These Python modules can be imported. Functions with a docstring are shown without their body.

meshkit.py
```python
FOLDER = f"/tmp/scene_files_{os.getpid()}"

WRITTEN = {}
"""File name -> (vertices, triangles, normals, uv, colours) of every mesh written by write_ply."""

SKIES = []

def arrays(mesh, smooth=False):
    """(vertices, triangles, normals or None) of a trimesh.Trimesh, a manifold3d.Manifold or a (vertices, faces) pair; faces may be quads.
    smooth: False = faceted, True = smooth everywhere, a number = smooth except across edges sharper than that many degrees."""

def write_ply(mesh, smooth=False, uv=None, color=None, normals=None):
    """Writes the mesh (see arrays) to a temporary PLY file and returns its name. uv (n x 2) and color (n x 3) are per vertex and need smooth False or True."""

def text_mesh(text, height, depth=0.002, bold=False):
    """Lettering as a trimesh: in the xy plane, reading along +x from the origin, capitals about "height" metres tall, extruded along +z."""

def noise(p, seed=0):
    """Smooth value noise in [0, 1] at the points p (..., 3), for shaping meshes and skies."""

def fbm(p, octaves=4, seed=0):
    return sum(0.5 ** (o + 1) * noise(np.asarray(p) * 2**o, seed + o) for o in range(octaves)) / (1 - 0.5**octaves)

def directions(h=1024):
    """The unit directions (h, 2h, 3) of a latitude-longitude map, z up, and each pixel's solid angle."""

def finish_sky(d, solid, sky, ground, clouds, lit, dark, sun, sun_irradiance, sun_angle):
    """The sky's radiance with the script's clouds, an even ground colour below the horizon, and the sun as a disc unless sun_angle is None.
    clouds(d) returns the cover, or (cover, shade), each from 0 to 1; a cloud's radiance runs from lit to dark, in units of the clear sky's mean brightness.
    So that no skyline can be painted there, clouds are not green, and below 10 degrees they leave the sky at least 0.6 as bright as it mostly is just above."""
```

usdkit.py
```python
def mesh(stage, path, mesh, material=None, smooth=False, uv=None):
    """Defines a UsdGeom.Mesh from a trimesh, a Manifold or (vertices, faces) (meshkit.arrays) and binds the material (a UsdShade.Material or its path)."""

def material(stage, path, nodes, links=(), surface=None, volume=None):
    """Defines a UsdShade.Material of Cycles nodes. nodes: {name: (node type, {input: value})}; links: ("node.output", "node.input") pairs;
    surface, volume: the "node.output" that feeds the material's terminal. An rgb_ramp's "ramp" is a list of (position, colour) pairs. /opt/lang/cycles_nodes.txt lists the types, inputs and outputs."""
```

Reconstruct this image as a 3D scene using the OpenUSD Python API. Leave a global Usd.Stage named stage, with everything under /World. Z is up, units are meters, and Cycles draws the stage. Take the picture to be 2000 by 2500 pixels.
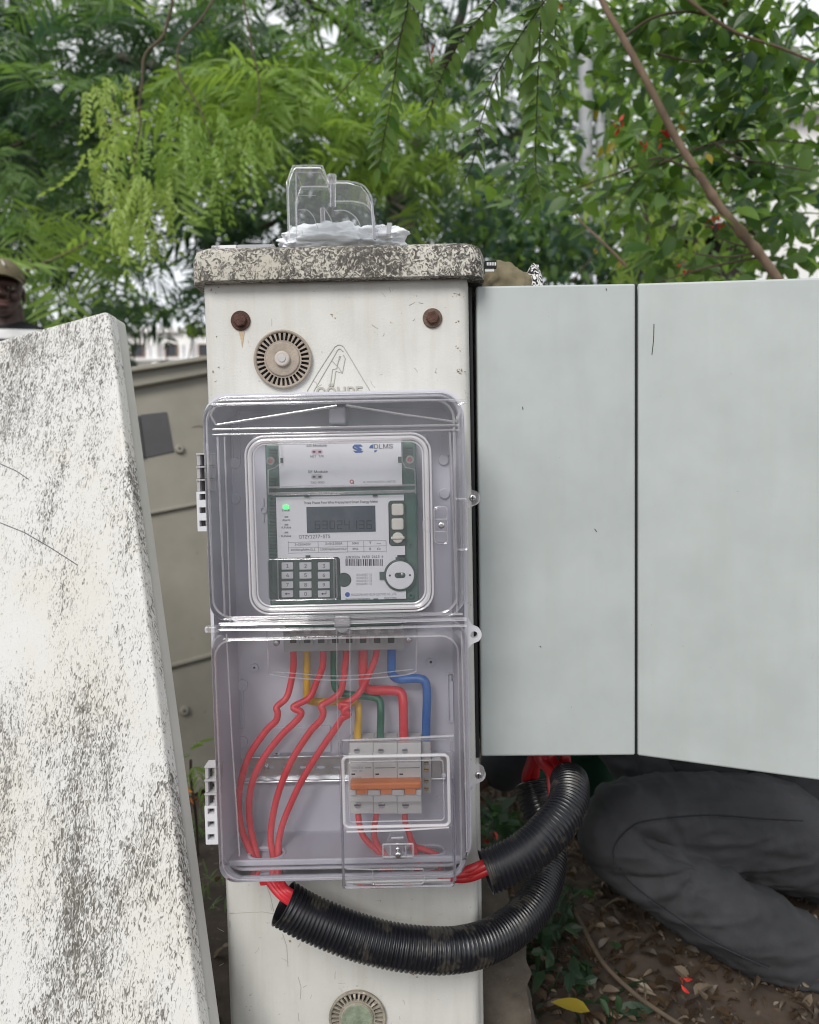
import math, numpy as np, trimesh, usdkit, manifold3d
from meshkit import text_mesh, fbm, noise
from pxr import Usd, UsdGeom, UsdLux, UsdShade, Gf, Sdf, Vt
from shapely.geometry import Polygon, Point, LineString, box as sbox
from shapely import affinity
from shapely.ops import unary_union
from scipy.spatial.transform import Rotation as Rot

# ------------------------------------------------------------------ camera, sky, sun, exposure
stage = Usd.Stage.CreateInMemory()
UsdGeom.SetStageUpAxis(stage, UsdGeom.Tokens.z)
UsdGeom.SetStageMetersPerUnit(stage, 1.0)
UsdGeom.Xform.Define(stage, '/World')
UsdGeom.Scope.Define(stage, '/World/Looks')
EXPOSURE = 0.68
FPX, PITCH, ROLL = 1850.0, math.radians(3.4), math.radians(1.2)
C = np.array([0.0, -1.0, 0.95])
_f = np.array([0, math.cos(PITCH), -math.sin(PITCH)])
_r0, _u0 = np.array([1.0, 0, 0]), np.array([0, math.sin(PITCH), math.cos(PITCH)])
CR = math.cos(ROLL) * _r0 - math.sin(ROLL) * _u0
CU = math.cos(ROLL) * _u0 + math.sin(ROLL) * _r0
cam = UsdGeom.Camera.Define(stage, '/World/camera')
m4 = np.eye(4); m4[0, :3], m4[1, :3], m4[2, :3], m4[3, :3] = CR, CU, -_f, C
cam.AddTransformOp().Set(Gf.Matrix4d(*m4.ravel().tolist()))
cam.CreateHorizontalApertureAttr(36.0); cam.CreateVerticalApertureAttr(45.0)
cam.CreateFocalLengthAttr(36.0 * FPX / 2000.0)
cam.CreateFStopAttr(6.0); cam.CreateFocusDistanceAttr(0.92)
cam.CreateExposureAttr(EXPOSURE)
cam.CreateClippingRangeAttr(Gf.Vec2f(0.05, 2000))

SUN_DIR = np.array([-0.40, -0.95, 0.85]); SUN_DIR /= np.linalg.norm(SUN_DIR)   # towards the bright part of the overcast
sun_el, sun_rot = math.asin(SUN_DIR[2]), math.atan2(SUN_DIR[0], SUN_DIR[1])
SKY_STRENGTH, CLOUD = 0.10, 7.0
dome = UsdLux.DomeLight.Define(stage, '/World/sky')
dm = usdkit.material(stage, '/World/Looks/overcast_sky', {
    'sky': ('sky_texture', {'sky_type': 'single_scattering', 'sun_disc': False, 'sun_elevation': sun_el, 'sun_rotation': sun_rot}),
    'co': ('texture_coordinate', {}),
    'n': ('noise_texture', {'scale': 2.2, 'detail': 5.0, 'roughness': 0.55}),
    'r': ('rgb_ramp', {'ramp': [(0.3, (CLOUD * .86, CLOUD * .9, CLOUD * .95)), (0.7, (CLOUD * 1.06, CLOUD * 1.06, CLOUD * 1.05))]}),
    'mx': ('mix_color', {'fac': 0.9, 'use_clamp': False}),
    'bg': ('background_shader', {'strength': SKY_STRENGTH})},
    [('co.generated', 'n.vector'), ('n.fac', 'r.fac'), ('sky.color', 'mx.a'), ('r.color', 'mx.b'), ('mx.result', 'bg.color')], surface='bg.background')
UsdShade.MaterialBindingAPI.Apply(dome.GetPrim()).Bind(dm)
sun = UsdLux.DistantLight.Define(stage, '/World/sun')
sun.CreateIntensityAttr(0.4); sun.CreateAngleAttr(25.0); sun.CreateColorAttr(Gf.Vec3f(1.0, 0.97, 0.92)); sun.CreateNormalizeAttr(True)
z = SUN_DIR; x = np.cross([0, 0, 1.0], z); x /= np.linalg.norm(x); y = np.cross(z, x)
ms = np.eye(4); ms[0, :3], ms[1, :3], ms[2, :3] = x, y, z
sun.AddTransformOp().Set(Gf.Matrix4d(*ms.ravel().tolist()))

# ------------------------------------------------------------------ helpers: objects
USED, LOC = {}, {'/World': np.zeros(3)}
def numbered(parent, name):
    k = (parent, name); n = USED.get(k, -1) + 1; USED[k] = n
    return name if n == 0 else f'{name}_{n:03d}'
def keys(p, label=None, cat=None, group=None, kind=None):
    for k, v in (('label', label), ('category', cat), ('group', group), ('kind', kind)):
        if v: p.SetCustomDataByKey(k, v)
    return p
def thing(name, label, cat, loc=(0, 0, 0), group=None, kind=None):
    path = '/World/' + numbered('/World', name)
    x = UsdGeom.Xform.Define(stage, path); x.AddTranslateOp().Set(Gf.Vec3d(*map(float, loc)))
    LOC[path] = np.array(loc, float)
    keys(x.GetPrim(), label, cat, group, kind)
    return path
def cat(*ms):
    out = []
    for q in ms:
        if isinstance(q, (list, tuple)): out += list(q)
        else: out.append(q)
    return trimesh.util.concatenate(out)
def obj(name, mesh, mat, parent='/World', smooth=35, **kw):
    path = f'{parent}/{numbered(parent, name)}'
    if hasattr(mesh, 'to_mesh'):
        q = mesh.to_mesh(); mesh = trimesh.Trimesh(q.vert_properties[:, :3], q.tri_verts, process=False)
    if not hasattr(mesh, 'vertices'):
        mesh = trimesh.Trimesh(*tofaces(mesh), process=False)
    mesh = mesh.copy(); mesh.vertices = np.asarray(mesh.vertices) - LOC[parent]
    p = usdkit.mesh(stage, path, mesh, mat, smooth=smooth).GetPrim()
    LOC[path] = LOC[parent]
    keys(p, **kw)
    return path
def tofaces(vf):
    v, f = np.asarray(vf[0], float), np.asarray(vf[1], int)
    if f.shape[1] == 4: f = np.vstack([f[:, [0, 1, 2]], f[:, [0, 2, 3]]])
    return v, f

# ------------------------------------------------------------------ helpers: from a pixel of the photograph to a point at a given distance
def ray(px, py):
    return CR * (px - 1000) / FPX - CU * (py - 1250) / FPX + _f
def at(px, py, Y):
    d = ray(px, py); return C + d * ((Y - C[1]) / d[1])
def zat(px, py, z):
    d = ray(px, py); return C + d * ((z - C[2]) / d[2])
def ats(pts):
    return np.array([at(a, b, c) for a, b, c in pts])
class PL:
    def __init__(s, p0, n, up=(0, 0, 1)):
        s.p = np.array(p0, float); s.n = np.array(n, float) / np.linalg.norm(n)
        s.u = np.cross(up, s.n); s.u /= np.linalg.norm(s.u); s.v = np.cross(s.n, s.u)
    def uv(s, px, py, off=0.0):
        d = ray(px, py); q = s.p + off * s.n
        P = C + d * (np.dot(q - C, s.n) / np.dot(d, s.n))
        return np.array([np.dot(P - s.p, s.u), np.dot(P - s.p, s.v)])
    def w(s, uv, off=0.0):
        uv = np.atleast_2d(uv)
        return s.p + uv[:, :1] * s.u + uv[:, 1:2] * s.v + (np.full(len(uv), off) if np.ndim(off) == 0 else np.asarray(off))[:, None] * s.n
    def sc(s, off=0.0):                                   # metres per pixel near the middle
        return abs(np.dot(s.p + off * s.n - C, s.n)) / FPX
def plane3(a, b, c):
    n = np.cross(b - a, c - a); n /= np.linalg.norm(n)
    if np.dot(n, C - a) < 0: n = -n
    return PL(a, n)
F = PL((0, 0, 0), (0, -1, 0))                             # the pillar's front face; an offset is a distance in front of it
def P(pl, pts, off=0.0):
    return Polygon([pl.uv(a, b, off) for a, b in pts])
def rrect(u0, v0, u1, v1, r=0, res=5):
    b = sbox(min(u0, u1), min(v0, v1), max(u0, u1), max(v0, v1))
    return b.buffer(-r).buffer(r, quad_segs=res) if r else b
def RB(pl, x0, y0, x1, y1, off=0.0):
    xm, ym = (x0 + x1) / 2, (y0 + y1) / 2
    return (pl.uv(x0, ym, off)[0], pl.uv(xm, y1, off)[1], pl.uv(x1, ym, off)[0], pl.uv(xm, y0, off)[1])
def R(pl, x0, y0, x1, y1, off=0.0, r=0, res=5):
    return rrect(*RB(pl, x0, y0, x1, y1, off), r * pl.sc(off), res)
def circ(pl, px, py, rpx, off=0.0, n=10):
    return Point(*pl.uv(px, py, off)).buffer(rpx * pl.sc(off), quad_segs=n)
def toworld(mesh, pl, d0=0.0):
    mesh = mesh.copy(); v = np.asarray(mesh.vertices)
    mesh.vertices = pl.w(v[:, :2], d0 + v[:, 2]); return mesh
def solid(poly, pl, d0, d1, bev=0):
    out = []
    for g in getattr(poly, 'geoms', [poly]):
        if bev and len(g.interiors) == 0 and g.convex_hull.area < g.area * 1.01:
            pts = [np.c_[np.array(g.exterior.coords), np.full(len(g.exterior.coords), 0.0)]]
            for k in range(4):
                a = k / 3 * math.pi / 2
                q = g.buffer(-bev * (1 - math.cos(a)) if k else 0, join_style=2)
                if q.is_empty: continue
                e = np.array(q.exterior.coords); pts.append(np.c_[e, np.full(len(e), d1 - d0 - bev + bev * math.sin(a))])
            h = manifold3d.Manifold.hull_points(np.vstack(pts)).to_mesh()
            mm = trimesh.Trimesh(h.vert_properties[:, :3], h.tri_verts, process=False)
        else:
            mm = trimesh.creation.extrude_polygon(g, d1 - d0, engine='earcut')
        out.append(toworld(mm, pl, d0))
    return cat(out)
def sheet(poly, pl, off):
    out = []
    for g in getattr(poly, 'geoms', [poly]):
        v, f = trimesh.creation.triangulate_polygon(g, engine='earcut')
        out.append(trimesh.Trimesh(pl.w(v, off), f, process=False))
    return cat(out)
def txt(pl, s, px, py, hpx, off, wpx=None, anchor='c', bold=False, depth=.0003):
    mm = text_mesh(s, hpx * pl.sc(off), depth, bold); v = np.array(mm.vertices)
    lo, hi = v[:, :2].min(0), v[:, :2].max(0)
    if wpx: v[:, 0] = (v[:, 0] - lo[0]) * (wpx * pl.sc(off) / (hi[0] - lo[0])) + lo[0]; hi[0] = lo[0] + wpx * pl.sc(off)
    c = pl.uv(px, py, off)
    v[:, 0] += c[0] - (lo[0] if anchor == 'l' else (lo[0] + hi[0]) / 2); v[:, 1] += c[1] - hpx * pl.sc(off) / 2
    mm.vertices = v
    return toworld(mm, pl, off)
def cr(pts, n=8):
    p = np.asarray(pts, float); q = np.vstack([2 * p[0] - p[1], p, 2 * p[-1] - p[-2]]); out = []
    for i in range(1, len(q) - 2):
        t = np.linspace(0, 1, n, endpoint=False)[:, None]
        a, b, c, d = q[i - 1], q[i], q[i + 1], q[i + 2]
        out.append(.5 * (2 * b + (c - a) * t + (2 * a - 5 * b + 4 * c - d) * t * t + (3 * b - a - 3 * c + d) * t ** 3))
    return np.vstack(out + [p[-1:]])
def frames(p):
    t = np.gradient(p, axis=0); t /= np.linalg.norm(t, axis=1, keepdims=True) + 1e-12
    a = np.cross(t[0], [0, 0, 1.0]); a = a if np.linalg.norm(a) > .1 else np.cross(t[0], [1.0, 0, 0]); A = [a / np.linalg.norm(a)]
    for k in t[1:]:
        a = A[-1] - np.dot(A[-1], k) * k; A.append(a / np.linalg.norm(a))
    A = np.array(A); return t, A, np.cross(t, A)
def tube(p, r, n=10, caps=True, closed=False):
    p = np.asarray(p, float)
    t, A, B = frames(p)
    if closed:
        t = np.roll(p, -1, 0) - np.roll(p, 1, 0); t /= np.linalg.norm(t, axis=1, keepdims=True)
        nn = np.cross(p[len(p) // 3] - p[0], p[2 * len(p) // 3] - p[0]); nn /= np.linalg.norm(nn)
        A = np.tile(nn, (len(p), 1)); B = np.cross(t, A)
    r = np.broadcast_to(r, (len(p),)); th = np.arange(n) * 2 * np.pi / n
    v = (p[:, None] + r[:, None, None] * (np.cos(th)[None, :, None] * A[:, None] + np.sin(th)[None, :, None] * B[:, None])).reshape(-1, 3)
    m = len(p) if closed else len(p) - 1
    i, j = np.meshgrid(np.arange(m), np.arange(n), indexing='ij'); i2 = (i + 1) % len(p)
    q = np.stack([i * n + j, i * n + (j + 1) % n, i2 * n + (j + 1) % n, i2 * n + j], -1).reshape(-1, 4)
    f = np.vstack([q[:, [0, 1, 2]], q[:, [0, 2, 3]]])
    if caps and not closed:
        k = len(v); v = np.vstack([v, p[:1], p[-1:]]); a = np.arange(n); b = (a + 1) % n; e = (len(p) - 1) * n
        f = np.vstack([f, np.c_[b, a, np.full(n, k)], np.c_[e + a, e + b, np.full(n, k + 1)]])
    return trimesh.Trimesh(v, f, process=False)
def loft(rings, closed=True):
    n = len(rings[0]); v = np.vstack(rings); f = []
    i, j = np.meshgrid(np.arange(len(rings) - 1), np.arange(n if closed else n - 1), indexing='ij'); j2 = (j + 1) % n
    q = np.stack([i * n + j, i * n + j2, (i + 1) * n + j2, (i + 1) * n + j], -1).reshape(-1, 4)
    return trimesh.Trimesh(v, np.vstack([q[:, [0, 1, 2]], q[:, [0, 2, 3]]]), process=False)
def rrpts(u0, v0, u1, v1, r, K=8):
    out = []
    for cx, cy, a0 in ((u1 - r, v1 - r, 0), (u0 + r, v1 - r, 90), (u0 + r, v0 + r, 180), (u1 - r, v0 + r, 270)):
        for k in range(K + 1):
            a = math.radians(a0 + 90 * k / K); out.append((cx + r * math.cos(a), cy + r * math.sin(a)))
    return np.array(out)
def inset(b, d): return (b[0] + d, b[1] + d, b[2] - d, b[3] - d)
def hullm(pts): return manifold3d.Manifold.hull_points(np.asarray(pts, float))
def rbox(x0, y0, z0, x1, y1, z1, r=.004, n=3):
    s = trimesh.creation.icosphere(1, r).vertices
    c = np.array([[a, b, c] for a in (x0 + r, x1 - r) for b in (y0 + r, y1 - r) for c in (z0 + r, z1 - r)])
    q = hullm((c[:, None] + s[None]).reshape(-1, 3)).to_mesh()
    return trimesh.Trimesh(q.vert_properties[:, :3], q.tri_verts, process=False)
def sph(p, r, sub=2):
    s = trimesh.creation.icosphere(sub, r); s.vertices = s.vertices + p; return s

def each(name, meshes, mat, parent, **kw):
    return [obj(name, q, mat, parent, **kw) for q in meshes]
# ------------------------------------------------------------------ materials
MAT = {}
def addmat(name, nodes, links, surface):
    MAT[name] = usdkit.material(stage, '/World/Looks/' + name, nodes, links, surface=surface); return MAT[name]
def M(name, col, rough=.5, metal=0., var=.0, vs=30., bump=0., bs=300., spec=.5, stretch=(1, 1, 1), speck=None, ss=120., coat=0., emit=0.):
    col = np.array(col, float)
    nd = {'g': ('geometry', {}), 'mp': ('mapping', {'scale': stretch}), 'p': ('principled_bsdf', {'base_color': col, 'roughness': rough, 'metallic': metal, 'specular_ior_level': spec, 'coat_weight': coat})}
    ln = [('g.position', 'mp.vector')]
    if emit: nd['p'][1].update({'emission_color': col, 'emission_strength': emit})
    src = None
    if var:
        nd['n'] = ('noise_texture', {'scale': vs, 'detail': 5., 'roughness': .6}); ln.append(('mp.vector', 'n.vector'))
        nd['r'] = ('rgb_ramp', {'ramp': [(.3, col * (1 - var)), (.7, np.minimum(col * (1 + var), .95))]}); ln += [('n.fac', 'r.fac')]; src = 'r.color'
    if speck:
        nd['n2'] = ('noise_texture', {'scale': ss, 'detail': 3., 'roughness': .7}); ln.append(('mp.vector', 'n2.vector'))
        nd['r2'] = ('rgb_ramp', {'ramp': [(speck[1], (0, 0, 0)), (speck[1] + .06, (1, 1, 1))]}); ln.append(('n2.fac', 'r2.fac'))
        nd['mx'] = ('mix_color', {'a': col, 'b': speck[0]}); ln.append(('r2.color', 'mx.fac'))
        if src: ln.append((src, 'mx.a'))
        src = 'mx.result'
    if src: ln.append((src, 'p.base_color'))
    if bump:
        nd['nb'] = ('noise_texture', {'scale': bs, 'detail': 4.}); nd['b'] = ('bump', {'strength': bump, 'distance': .002})
        ln += [('mp.vector', 'nb.vector'), ('nb.fac', 'b.height'), ('b.normal', 'p.normal')]
    return addmat(name, nd, ln, 'p.BSDF')
def mossy(name, base, dark, fleck, mask, k, thr, warm=(.55, .5, .4), dirt=.5):
    """Weathered glass-fibre plastic: short black algae flecks gathered in patches, over a cream base with yellowish stains."""
    nd = {'g': ('geometry', {}), 'm1': ('mapping', {'scale': fleck}), 'm2': ('mapping', {'scale': mask}),
          'a': ('noise_texture', {'scale': 1., 'detail': 2., 'roughness': .5, 'distortion': 1.6}),
          'b': ('noise_texture', {'scale': 1., 'detail': 4., 'roughness': .65}),
          's': ('noise_texture', {'scale': 6., 'detail': 5., 'roughness': .6}),
          'sr': ('rgb_ramp', {'ramp': [(.35, base), (.75, warm)]}),
          'ma': ('math', {'math_type': 'multiply_add', 'value2': k, 'value3': -k * .5}),
          'ad': ('math', {'math_type': 'add'}),
          'r': ('rgb_ramp', {'ramp': [(thr - .05, (0, 0, 0)), (thr + .03, (.45, .45, .45)), (thr + .09, (.80, .80, .80)), (thr + .22, (1, 1, 1))]}),
          'mx': ('mix_color', {'b': dark}),
          'bp': ('bump', {'strength': .35, 'distance': .0015}),
          'p': ('principled_bsdf', {'roughness': .6})}
    ln = [('g.position', 'm1.vector'), ('g.position', 'm2.vector'), ('m1.vector', 'a.vector'), ('m2.vector', 'b.vector'), ('g.position', 's.vector'), ('s.fac', 'sr.fac'),
          ('b.fac', 'ma.value1'), ('ma.value', 'ad.value1'), ('a.fac', 'ad.value2'), ('ad.value', 'r.fac'), ('r.color', 'mx.fac'), ('sr.color', 'mx.a'),
          ('mx.result', 'p.base_color'), ('a.fac', 'bp.height'), ('bp.normal', 'p.normal')]
    return addmat(name, nd, ln, 'p.BSDF')
def clear(name, tint, rough=.03, ior=1.5, haze=0.):
    nd = {'t': ('transparent_bsdf', {'color': tint}), 'g': ('glossy_bsdf', {'color': (1, 1, 1), 'roughness': rough}), 'f': ('fresnel', {'IOR': ior}), 'x': ('mix_closure', {})}
    ln = [('f.fac', 'x.fac'), ('t.BSDF', 'x.closure1'), ('g.BSDF', 'x.closure2')]
    out = 'x.closure'
    if haze:
        nd['d'] = ('principled_bsdf', {'base_color': (.8, .78, .8), 'roughness': .18}); nd['y'] = ('mix_closure', {'fac': haze if np.ndim(haze) == 0 else haze[0]})
        if np.ndim(haze):                                  # dust and fine scratches, plus a painted haze that lightens the box inside
            nd['geo'] = ('geometry', {}); nd['dm'] = ('mapping', {'scale': (26, 26, 12)}); nd['dn'] = ('noise_texture', {'scale': 1., 'detail': 8., 'roughness': .72}); nd['dr'] = ('rgb_ramp', {'ramp': [(.40, (haze[0],) * 3), (.62, (haze[1] * .6,) * 3), (.80, (haze[1],) * 3)]})
            ln += [('geo.position', 'dm.vector'), ('dm.vector', 'dn.vector'), ('dn.fac', 'dr.fac'), ('dr.color', 'y.fac')]
        ln += [('x.closure', 'y.closure1'), ('d.BSDF', 'y.closure2')]; out = 'y.closure'
    return addmat(name, nd, ln, out)
def leafmat(name, c1, c2, trans, vs=4., rough=.42, tw=.4):
    nd = {'g': ('geometry', {}), 'n': ('noise_texture', {'scale': vs, 'detail': 3.}), 'r': ('rgb_ramp', {'ramp': [(.35, c1), (.65, c2)]}),
          'p': ('principled_bsdf', {'roughness': rough}), 't': ('translucent_bsdf', {'color': trans}), 'x': ('mix_closure', {'fac': tw})}
    return addmat(name, nd, [('g.position', 'n.vector'), ('n.fac', 'r.fac'), ('r.color', 'p.base_color'), ('p.BSDF', 'x.closure1'), ('t.BSDF', 'x.closure2')], 'x.closure')

def aged(name, base, dirt, amount, speck, bump=.14):
    """Old painted plastic: soft vertical dirt runs, grey blotches and small chips."""
    nd = {'g': ('geometry', {}), 'm1': ('mapping', {'scale': (34, 34, 3.2)}), 'a': ('noise_texture', {'scale': 1., 'detail': 5., 'roughness': .65}), 'ar': ('rgb_ramp', {'ramp': [(.48, (0, 0, 0)), (.78, (amount,) * 3)]}),
          'b': ('noise_texture', {'scale': 11., 'detail': 5., 'roughness': .6}), 'br': ('rgb_ramp', {'ramp': [(.35, tuple(.90 * k for k in base)), (.65, base)]}),
          'c': ('noise_texture', {'scale': 85., 'detail': 3., 'roughness': .7}), 'cr': ('rgb_ramp', {'ramp': [(speck, (0, 0, 0)), (speck + .05, (.8, .8, .8))]}),
          'm': ('mix_color', {'b': dirt}), 'm2': ('mix_color', {'b': tuple(.7 * k for k in dirt)}), 'n': ('noise_texture', {'scale': 420., 'detail': 4.}), 'bp': ('bump', {'strength': bump, 'distance': .002}), 'p': ('principled_bsdf', {'roughness': .5})}
    ln = [('g.position', 'm1.vector'), ('m1.vector', 'a.vector'), ('a.fac', 'ar.fac'), ('g.position', 'b.vector'), ('b.fac', 'br.fac'), ('g.position', 'c.vector'), ('c.fac', 'cr.fac'), ('ar.color', 'm.fac'), ('br.color', 'm.a'), ('m.result', 'm2.a'), ('cr.color', 'm2.fac'),
          ('m2.result', 'p.base_color'), ('g.position', 'n.vector'), ('n.fac', 'bp.height'), ('bp.normal', 'p.normal')]
    return addmat(name, nd, ln, 'p.BSDF')
aged('pillar_white', (.575, .57, .54), (.34, .31, .25), .34, .67)
mossy('mossy_cap', (.50, .48, .43), (.030, .024, .018), (170, 170, 150), (6, 6, 9), 1.15, .445, warm=(.38, .35, .29))
mossy('mossy_panel', (.59, .59, .585), (.085, .077, .066), (250, 250, 80), (6, 6, 2.0), .95, .572, warm=(.56, .54, .49))
M('panel_edge', (.48, .475, .45), .5, var=.06, vs=12, speck=((.2, .18, .15), .74), ss=70)
M('panel_inside', (.23, .215, .18), .6, var=.12, vs=7, bump=.1, bs=200, speck=((.16, .13, .1), .70), ss=50)
M('sticker_grey', (.055, .052, .055), .35, var=.1, vs=20)
M('rust', (.075, .032, .022), .8, var=.4, vs=150, bump=.6, bs=500)
M('rust_washer', (.12, .075, .055), .7, var=.35, vs=120, bump=.4)
M('vent_brown', (.29, .245, .20), .65, var=.18, vs=60, bump=.3, bs=500)
M('vent_hub', (.42, .38, .34), .5, var=.1, vs=60)
M('vent_weathered', (.26, .235, .19), .75, var=.35, vs=55, bump=.5, bs=300, speck=((.50, .44, .36), .62), ss=45)
M('verdigris', (.20, .235, .17), .8, var=.3, vs=70, bump=.4)
M('dark_gap', (.012, .012, .012), .8)
M('groove', (.36, .345, .31), .7)
aged('door_grey', (.405, .44, .435), (.30, .315, .295), .20, .725, .03)
M('black_gap_strip', (.01, .01, .012), .6)
M('box_grey', (.53, .53, .60), .42, var=.03, vs=10)
M('hinge_grey', (.60, .60, .63), .4)
M('hinge_pin', (.10, .09, .09), .4, metal=.6)
M('steel', (.62, .62, .63), .22, metal=1., var=.1, vs=200)
M('zinc', (.62, .63, .65), .34, metal=1., var=.12, vs=60, bump=.05)
clear('clear_plastic', (.985, .98, .99), .04, 1.45, (.012, .05))
clear('clear_cover', (.97, .965, .985), .05, 1.6, (.020, .06))
clear('clear_meter', (.98, .985, .985), .03, 1.4)
clear('clear_rib', (.93, .925, .94), .05, 1.5, .12)
clear('bezel_plastic', (.92, .91, .93), .06, 1.5, .42)
clear('clear_edge_violet', (.55, .52, .68), .05, 1.6, .12)
clear('clear_lid', (.95, .955, .95), .02, 1.75, .02)
M('meter_green', (.085, .155, .135), .3, var=.1, vs=40)
M('meter_dark', (.06, .098, .09), .35)
M('meter_face', (.78, .79, .83), .4)
M('lcd', (.085, .11, .135), .15)
M('lcd_digit', (.045, .058, .072), .2)
M('print_dark', (.06, .06, .08), .5)
M('print_pale', (.30, .30, .33), .5)
M('print_blue', (.03, .12, .38), .5)
M('print_red', (.45, .03, .05), .5)
M('pink_pill', (.66, .50, .56), .5)
M('grey_pill', (.50, .50, .54), .5)
M('key_white', (.66, .665, .70), .4)
M('button_cream', (.70, .68, .62), .4)
M('seal_red', (.45, .16, .14), .4)
M('led_green', (.06, .95, .14), .3, emit=1.3)
M('wire_red', (.66, .035, .05), .38)
M('shaded_cable_red', (.36, .012, .016), .4)  # the red, darkened to carry the shade under the cabinet
M('wire_yellow', (.68, .40, .02), .38)
M('wire_green', (.02, .13, .075), .38)
M('wire_blue', (.02, .13, .42), .38)
M('breaker_white', (.60, .60, .585), .4)
M('breaker_orange', (.78, .20, .025), .35)
M('breaker_green', (.10, .24, .19), .4)
M('terminal_grey', (.40, .40, .40), .45)
M('brass', (.50, .36, .16), .35, metal=1., var=.2, vs=200)
M('conduit_black', (.0055, .006, .0085), .29, var=.2, vs=60, speck=((.034, .031, .027), .55), ss=28)
M('white_film', (.74, .76, .80), .35, var=.04, vs=40)
M('jeans', (.028, .0285, .032), .88, var=.35, vs=9, bump=.35, bs=420)
M('stitching', (.045, .048, .058), .9)
M('jeans_seam', (.010, .0105, .013), .9)
M('black_cloth', (.010, .011, .014), .9, var=.3, vs=60)
M('blue_grey_cloth', (.10, .12, .16), .9, var=.2, vs=40)
M('white_cloth', (.62, .62, .63), .9, var=.05, vs=30)
M('olive_cloth', (.15, .125, .075), .9, var=.15, vs=60, bump=.3, bs=900)
M('skin_dark', (.060, .032, .026), .42, var=.3, vs=70, bump=.3, bs=260)
M('lip', (.10, .045, .042), .4)
M('shaded_eye_white', (.22, .19, .17), .25)  # eye whites darkened to paint the shade under the cap brim
M('eye_dark', (.01, .008, .006), .1)
M('shoe', (.03, .025, .02), .5)
M('soil', (.062, .045, .034), .95, var=.45, vs=9, bump=.8, bs=60, speck=((.13, .10, .075), .62), ss=40)
M('footing', (.072, .060, .047), .95, var=.3, vs=25, bump=.8, bs=90, speck=((.14, .12, .10), .66), ss=90)
M('bark_brown', (.215, .150, .105), .85, var=.3, vs=30, bump=.6, bs=120, stretch=(1, 1, .35))
M('bark_dark', (.045, .035, .028), .9, var=.35, vs=12, bump=.7, bs=60)
M('twig', (.085, .062, .042), .85, var=.25, vs=40)
M('green_stem', (.05, .045, .02), .7, var=.2, vs=40)
M('pole_grey', (.33, .34, .36), .6, var=.12, vs=8)
M('house_white', (.78, .77, .76), .8, var=.04, vs=.6)
M('house_trim', (.20, .125, .10), .7)
M('window_dark', (.03, .035, .04), .15)
M('window_blue', (.28, .30, .40), .4)
M('shed_brown', (.03, .022, .018), .8, var=.3, vs=6)
M('post_green', (.012, .055, .032), .35, var=.2, vs=12)
M('flower_red', (.50, .03, .018), .55, var=.2, vs=60)
M('sand', (.62, .50, .36), .95, var=.12, vs=8, bump=.4, bs=50)
M('flower_orange', (.80, .22, .02), .5)
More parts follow.
